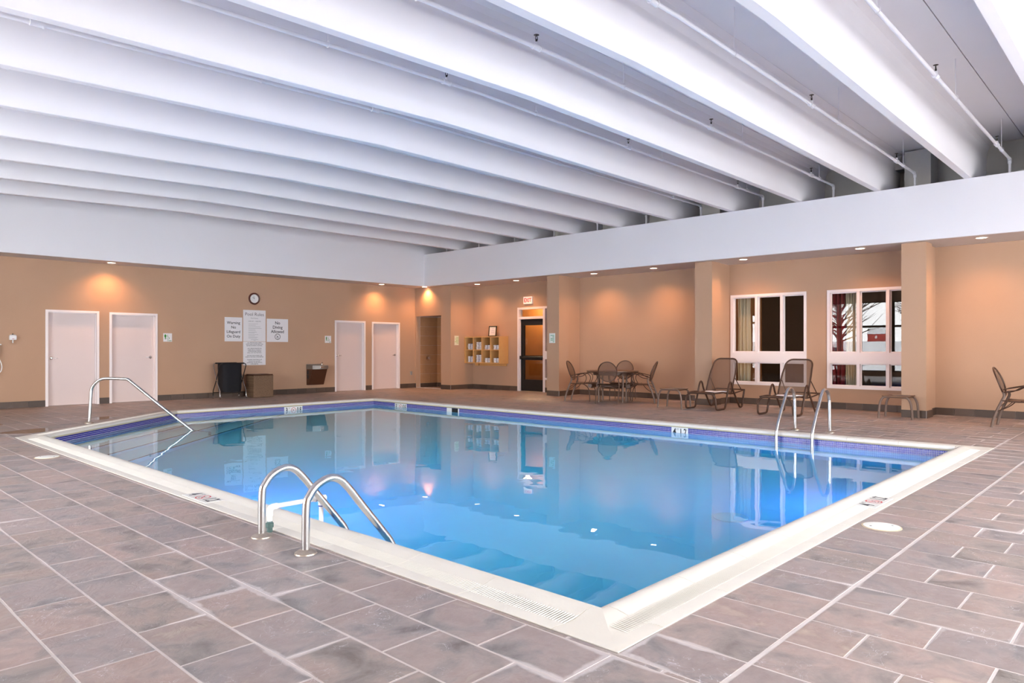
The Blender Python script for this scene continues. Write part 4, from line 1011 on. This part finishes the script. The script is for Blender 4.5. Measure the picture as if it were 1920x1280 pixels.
# ---- patio chair (front is local +x)
def patio_chair(label, loc, rz, fat=False):
    t = thing('patio_chair', label, 'chair', loc, rz, 'brown patio armchairs')
    for s in (-1, 1):
        y = s*.25
        P = smooth_path([(-.40,y,0),(-.372,y,.14),(-.315,y,.30),(-.265,y,.42),(-.235,s*.235,.50),(-.25,s*.215,.56)], 5)
        obj('rear_leg', MB().tube(P, .012, 8, flat=(.020,.010)), 'bronze_light', t, True)
        obj('front_leg', MB().tube(smooth_path([(-.02,y,.425),(.08,y,.40),(.17,y,.32),(.205,y,.2),(.215,y,0)], 5), .011, 8), 'bronze', t, True)
        obj('seat_rail', MB().tube(smooth_path([(-.262,y,.425),(-.05,y,.415),(.16,y,.425),(.24,y,.42)], 4), .011, 8), 'bronze', t, True)
        obj('brace', MB().tube(smooth_path([(-.335,y,.25),(-.22,y,.32),(-.13,s*.2,.41)], 4), .008, 6), 'bronze', t, True)
        arm = obj('arm', MB().tube(smooth_path([(-.25,s*.22,.60),(-.10,s*.255,.635),(.06,s*.27,.665),(.16,s*.27,.66),(.225,s*.27,.60),(.235,s*.27,.53),(.19,s*.26,.44)], 5), .009, 8), 'bronze', t, True)
        obj('arm_loop', MB().tube(smooth_path([(-.24,s*.23,.555),(-.12,s*.25,.575),(0,s*.265,.645),(.07,s*.268,.645),(.125,s*.268,.60),(.13,s*.265,.52),(.08,s*.255,.425)], 5), .008, 8), 'bronze', arm, True)
    # oval sling back, tilted
    def pl(c, a, b): return (-.315-b*.33-.02*(1-(a/.22)**2 if abs(a) < .22 else 0)*1.0, a, .715+b*.945)
    obj('back_frame', circle_tube(0, .205, .235, .0125, lambda c, a, b: pl(c, a*1.02, b), 40), 'bronze', t, True)
    def disc(u, v):
        a = 2*PI*u; return pl(0, .203*v*math.cos(a), .233*v*math.sin(a))
    obj('back_sling', MB().grid(disc, 32, 5), 'sling_mesh', t, True)
    def seat(u, v):
        y = -.235+.47*v; x = -.25+.46*min(u/.75, 1); z = .425-.018*math.sin(PI*v)
        if u > .75:
            a = (u-.75)/.25*PI*.95; x = .21+.055*math.sin(a); z = .37+.055*math.cos(a)-.018*math.sin(PI*v)*.5
        return (x, y, z)
    obj('seat_sling', MB().grid(seat, 20, 10), 'table_top', t, True)
    obj('front_roll', MB().tube([(.21,-.235,.375),(.21,.235,.375)], .05, 14), 'bronze', t, True)
    obj('cross_tube', MB().tube(smooth_path([(-.30,-.24,.32),(-.25,0,.385),(-.30,.24,.32)], 6), .008, 6), 'bronze_light', t, True)
    return t
TC = (13.60, 9.60)
def ang(dx, dy): return math.atan2(dy, dx)
ch = patio_chair('brown patio armchair with its oval back to the pool, nearest at the table', (12.87+.895*.40, 9.235+.446*.40, 0), ang(.895,.446))
def chair_copy(label, x, y, rz):
    c = copy_tree(ch); c.location = (x, y, 0); c.rotation_euler = (0,0,rz); c['label'] = label
chair_copy('brown patio armchair at the left side of the round table, seen side-on', 13.19+.35*.40, 10.60-.94*.40, ang(.35,-.94))
chair_copy('brown patio armchair at the right side of the round table, seen side-on', 14.00-.38*.40, 8.66+.925*.40, ang(-.38,.925))
chair_copy('brown patio armchair behind the round table, against the wall', 14.52-.92*.40, 9.87-.38*.40, ang(-.92,-.38))
chair_copy('brown patio armchair alone at the right edge of the picture', 13.52, 2.14-.40, -PI/2)
def patio_table(label, x, y, rz, r=.60):
    t = thing('patio_table', label, 'table', (x, y, 0), rz, 'round patio tables')
    obj('table_top', MB().lathe([(r-.03,.685),(r,.695),(r+.004,.708),(r,.722),(r-.03,.727),(.02,.727)], 48), 'table_top', t, True)
    obj('apron', MB().lathe([(r-.16,.62),(r-.15,.62),(r-.15,.686),(r-.16,.686)], 36), 'bronze', t)
    for k in range(4):
        a = PI/4+k*PI/2; c, s = math.cos(a), math.sin(a)
        obj('leg', MB().tube(smooth_path([(c*.36,s*.36,.69),(c*.40,s*.40,.62),(c*.40,s*.40,.4),(c*.39,s*.39,0)], 5), [.022]*16, 10), 'bronze_light', t, True)
    return t
patio_table('round brown patio table surrounded by four armchairs', TC[0], TC[1], .46)
patio_table('round brown patio table cut off by the right edge of the picture', 13.42, 1.10, 0)

# ---- ottomans
def ottoman(label, x, y, rz):
    t = thing('sling_ottoman', label, 'ottoman', (x, y, 0), rz, 'low sling ottomans')
    for s in (-1, 1):
        P = smooth_path([(s*.20,-.27,0),(s*.20,-.262,.16),(s*.20,-.245,.28),(s*.20,-.20,.365),(s*.20,-.13,.385),(s*.20,.13,.385),(s*.20,.20,.365),(s*.20,.245,.28),(s*.20,.262,.16),(s*.20,.27,0)], 4)
        obj('leg_bow', MB().tube(P, .016, 8, flat=(.014,.020)), 'bronze_light', t, True)
    obj('side_rail', MB().tube([(-.2,-.17,.378),(.2,-.17,.378)], .011, 8).tube([(-.2,.17,.378),(.2,.17,.378)], .011, 8), 'bronze', t, True)
    obj('sling_top', MB().grid(lambda u, v: (-.225+.45*u, -.21+.42*v, .398-.016*math.sin(PI*v)*1.0+.01*(1 if u in (0,1) else 0)), 10, 10), 'table_top', t, True)
    m = t.children[-1].modifiers.new('thick', 'SOLIDIFY'); m.thickness = .012
    return t
ottoman('low brown sling ottoman at the foot of the left lounge chair', 13.06, 7.66, .05)
ottoman('low brown sling ottoman standing in front of the rightmost column', 13.86, 3.62, 0)

# ---- lounge chairs (foot end is local +x)
def lounger(label, x, y, rz):
    t = thing('lounge_chair', label, 'lounge chair', (x, y, 0), rz, 'brown sling lounge chairs')
    hw = .33
    # front bow: one tube from skid to skid across the foot end
    P = smooth_path([(.42,-hw,.022),(.66,-hw,.022),(.72,-hw-.002,.05),(.735,-hw,.14),(.74,-hw+.01,.25),(.74,-hw+.07,.325),(.74,-hw+.17,.34),(.74,hw-.17,.34),(.74,hw-.07,.325),(.74,hw-.01,.25),(.735,hw,.14),(.72,hw+.002,.05),(.66,hw,.022),(.42,hw,.022)], 5)
    obj('front_bow', MB().tube(P, .0185, 10), 'bronze', t, True)
    for s in (-1, 1):
        y_ = s*hw
        P = smooth_path([(.42,y_,.022),(.36,y_,.04),(.315,y_,.12),(.22,y_,.38),(.165,y_,.50),(.11,y_,.548),(.05,y_,.50),(-.01,y_,.38),(-.26,y_,.07),(-.31,y_,.026),(-.38,y_,.022),(-.42,y_,.06),(-.47,y_,.22),(-.52,y_,.37)], 5)
        obj('side_frame', MB().tube(P, .0185, 10), 'bronze', t, True)
        obj('seat_rail', MB().tube(smooth_path([(.74,s*(hw-.045),.345),(.40,s*(hw-.035),.352),(.10,s*(hw-.03),.315),(-.16,s*(hw-.03),.32),(-.55,s*(hw-.01),.372)], 5), .015, 8), 'bronze', t, True)
        obj('back_strut', MB().tube([(-.20,s*(hw-.05),.62),(-.44,s*(hw-.03),.375)], .009, 8), 'bronze', t, True)
    obj('rear_bar', MB().tube([(-.55,-hw+.01,.372),(-.55,hw-.01,.372)], .013, 8), 'bronze', t, True)
    hb = .285
    def bp(y_, k): return (-.02-.37*k+.02*math.sin(PI*k), y_, .325+.70*k)      # plane of the backrest
    P = [bp(-hb,0), bp(-hb,.3), bp(-hb+.005,.6), bp(-hb+.02,.78)]+[bp(-hb+.15-.13*math.cos(a), .82+.18*math.sin(a)) for a in [i*PI/2/5 for i in range(6)]]
    P = P+[(p[0], -p[1], p[2]) for p in P[::-1]]
    bf = obj('back_frame', MB().tube(P, .016, 10), 'bronze', t, True)
    def bs(u, v):
        k = u; wd = hb-.01 if k < .78 else hb-.012-(.14*(1-math.sqrt(max(0,1-((k-.78)/.222)**2))))
        return bp(-wd+2*wd*v, min(k,.995))
    obj('back_sling', MB().grid(bs, 24, 8), 'sling_mesh', bf, True)
    def ss(u, v):
        x = .735-.74*u; z = .362-.002-.05*math.sin(PI*min(1,u*1.1))*(.4+.6*math.sin(PI*v)); 
        return (x, -.29+.58*v, z+.0)
    so = obj('seat_sling', MB().grid(ss, 18, 10), 'table_top', t, True)
    m = so.modifiers.new('thick', 'SOLIDIFY'); m.thickness = .008
    return t
lounger('brown sling lounge chair beside the ottoman, left of the two', 13.66, 6.98, PI)
lounger('brown sling lounge chair behind the far ladder, folded towel on its seat', 13.46, 5.36, PI-.02)
def seat_towel(label, x, y, z, rz):
    t = thing('seat_towel', label, 'towel', (x, y, z), rz)
    def fn(u, v):
        r = .5+.5*math.cos(2*PI*u); a = 2*PI*u
        return (-.20+.40*v+.012*math.sin(a*2), .14*math.cos(a)*(1-.12*abs(v-.5)), .022+.02*math.sin(a)*(1+.4*math.sin(v*5+1)))
    obj('terry', MB().grid(fn, 24, 10).grid(lambda u, v: tuple(Vector(fn(u,0)).lerp(Vector((-.2,0,.022)), v)), 24, 1).grid(lambda u, v: tuple(Vector(fn(u,1)).lerp(Vector((.2,0,.022)), v)), 24, 1), 'towel_white', t, True)
seat_towel('rumpled white towel on the left lounge chair seat', 13.50, 6.93, .322, 1.2)
seat_towel('rumpled white towel on the right lounge chair seat', 13.30, 5.34, .322, 1.25)

# ---- puddles on the deck
def puddle_at(label, x, y, a, b, seed, rz=0):
    rnd = random.Random(seed); n = 26; ph = [rnd.uniform(0,6.28) for _ in range(3)]; P = []
    for i in range(n):
        t = 2*PI*i/n; r = 1+.18*math.sin(2*t+ph[0])+.13*math.sin(3*t+ph[1])+.08*math.sin(5*t+ph[2]); P.append((a*r*math.cos(t), b*r*math.sin(t)))
    o = obj('puddle', MB().prism(P, -.002, .0016), 'puddle_water', None, False, (x, y, 0), (0,0,rz)); tag(o, label, 'puddle')
puddle_at('small puddle on the deck left of the stair handrail, nearest the cut corner', 2.75, 12.55, .30, .34, 1)
puddle_at('small puddle on the deck behind the stair handrail', 4.1, 13.9, .34, .16, 2, .7)
puddle_at('long thin puddle on the far left deck', 2.5, 14.1, .16, .4, 3)
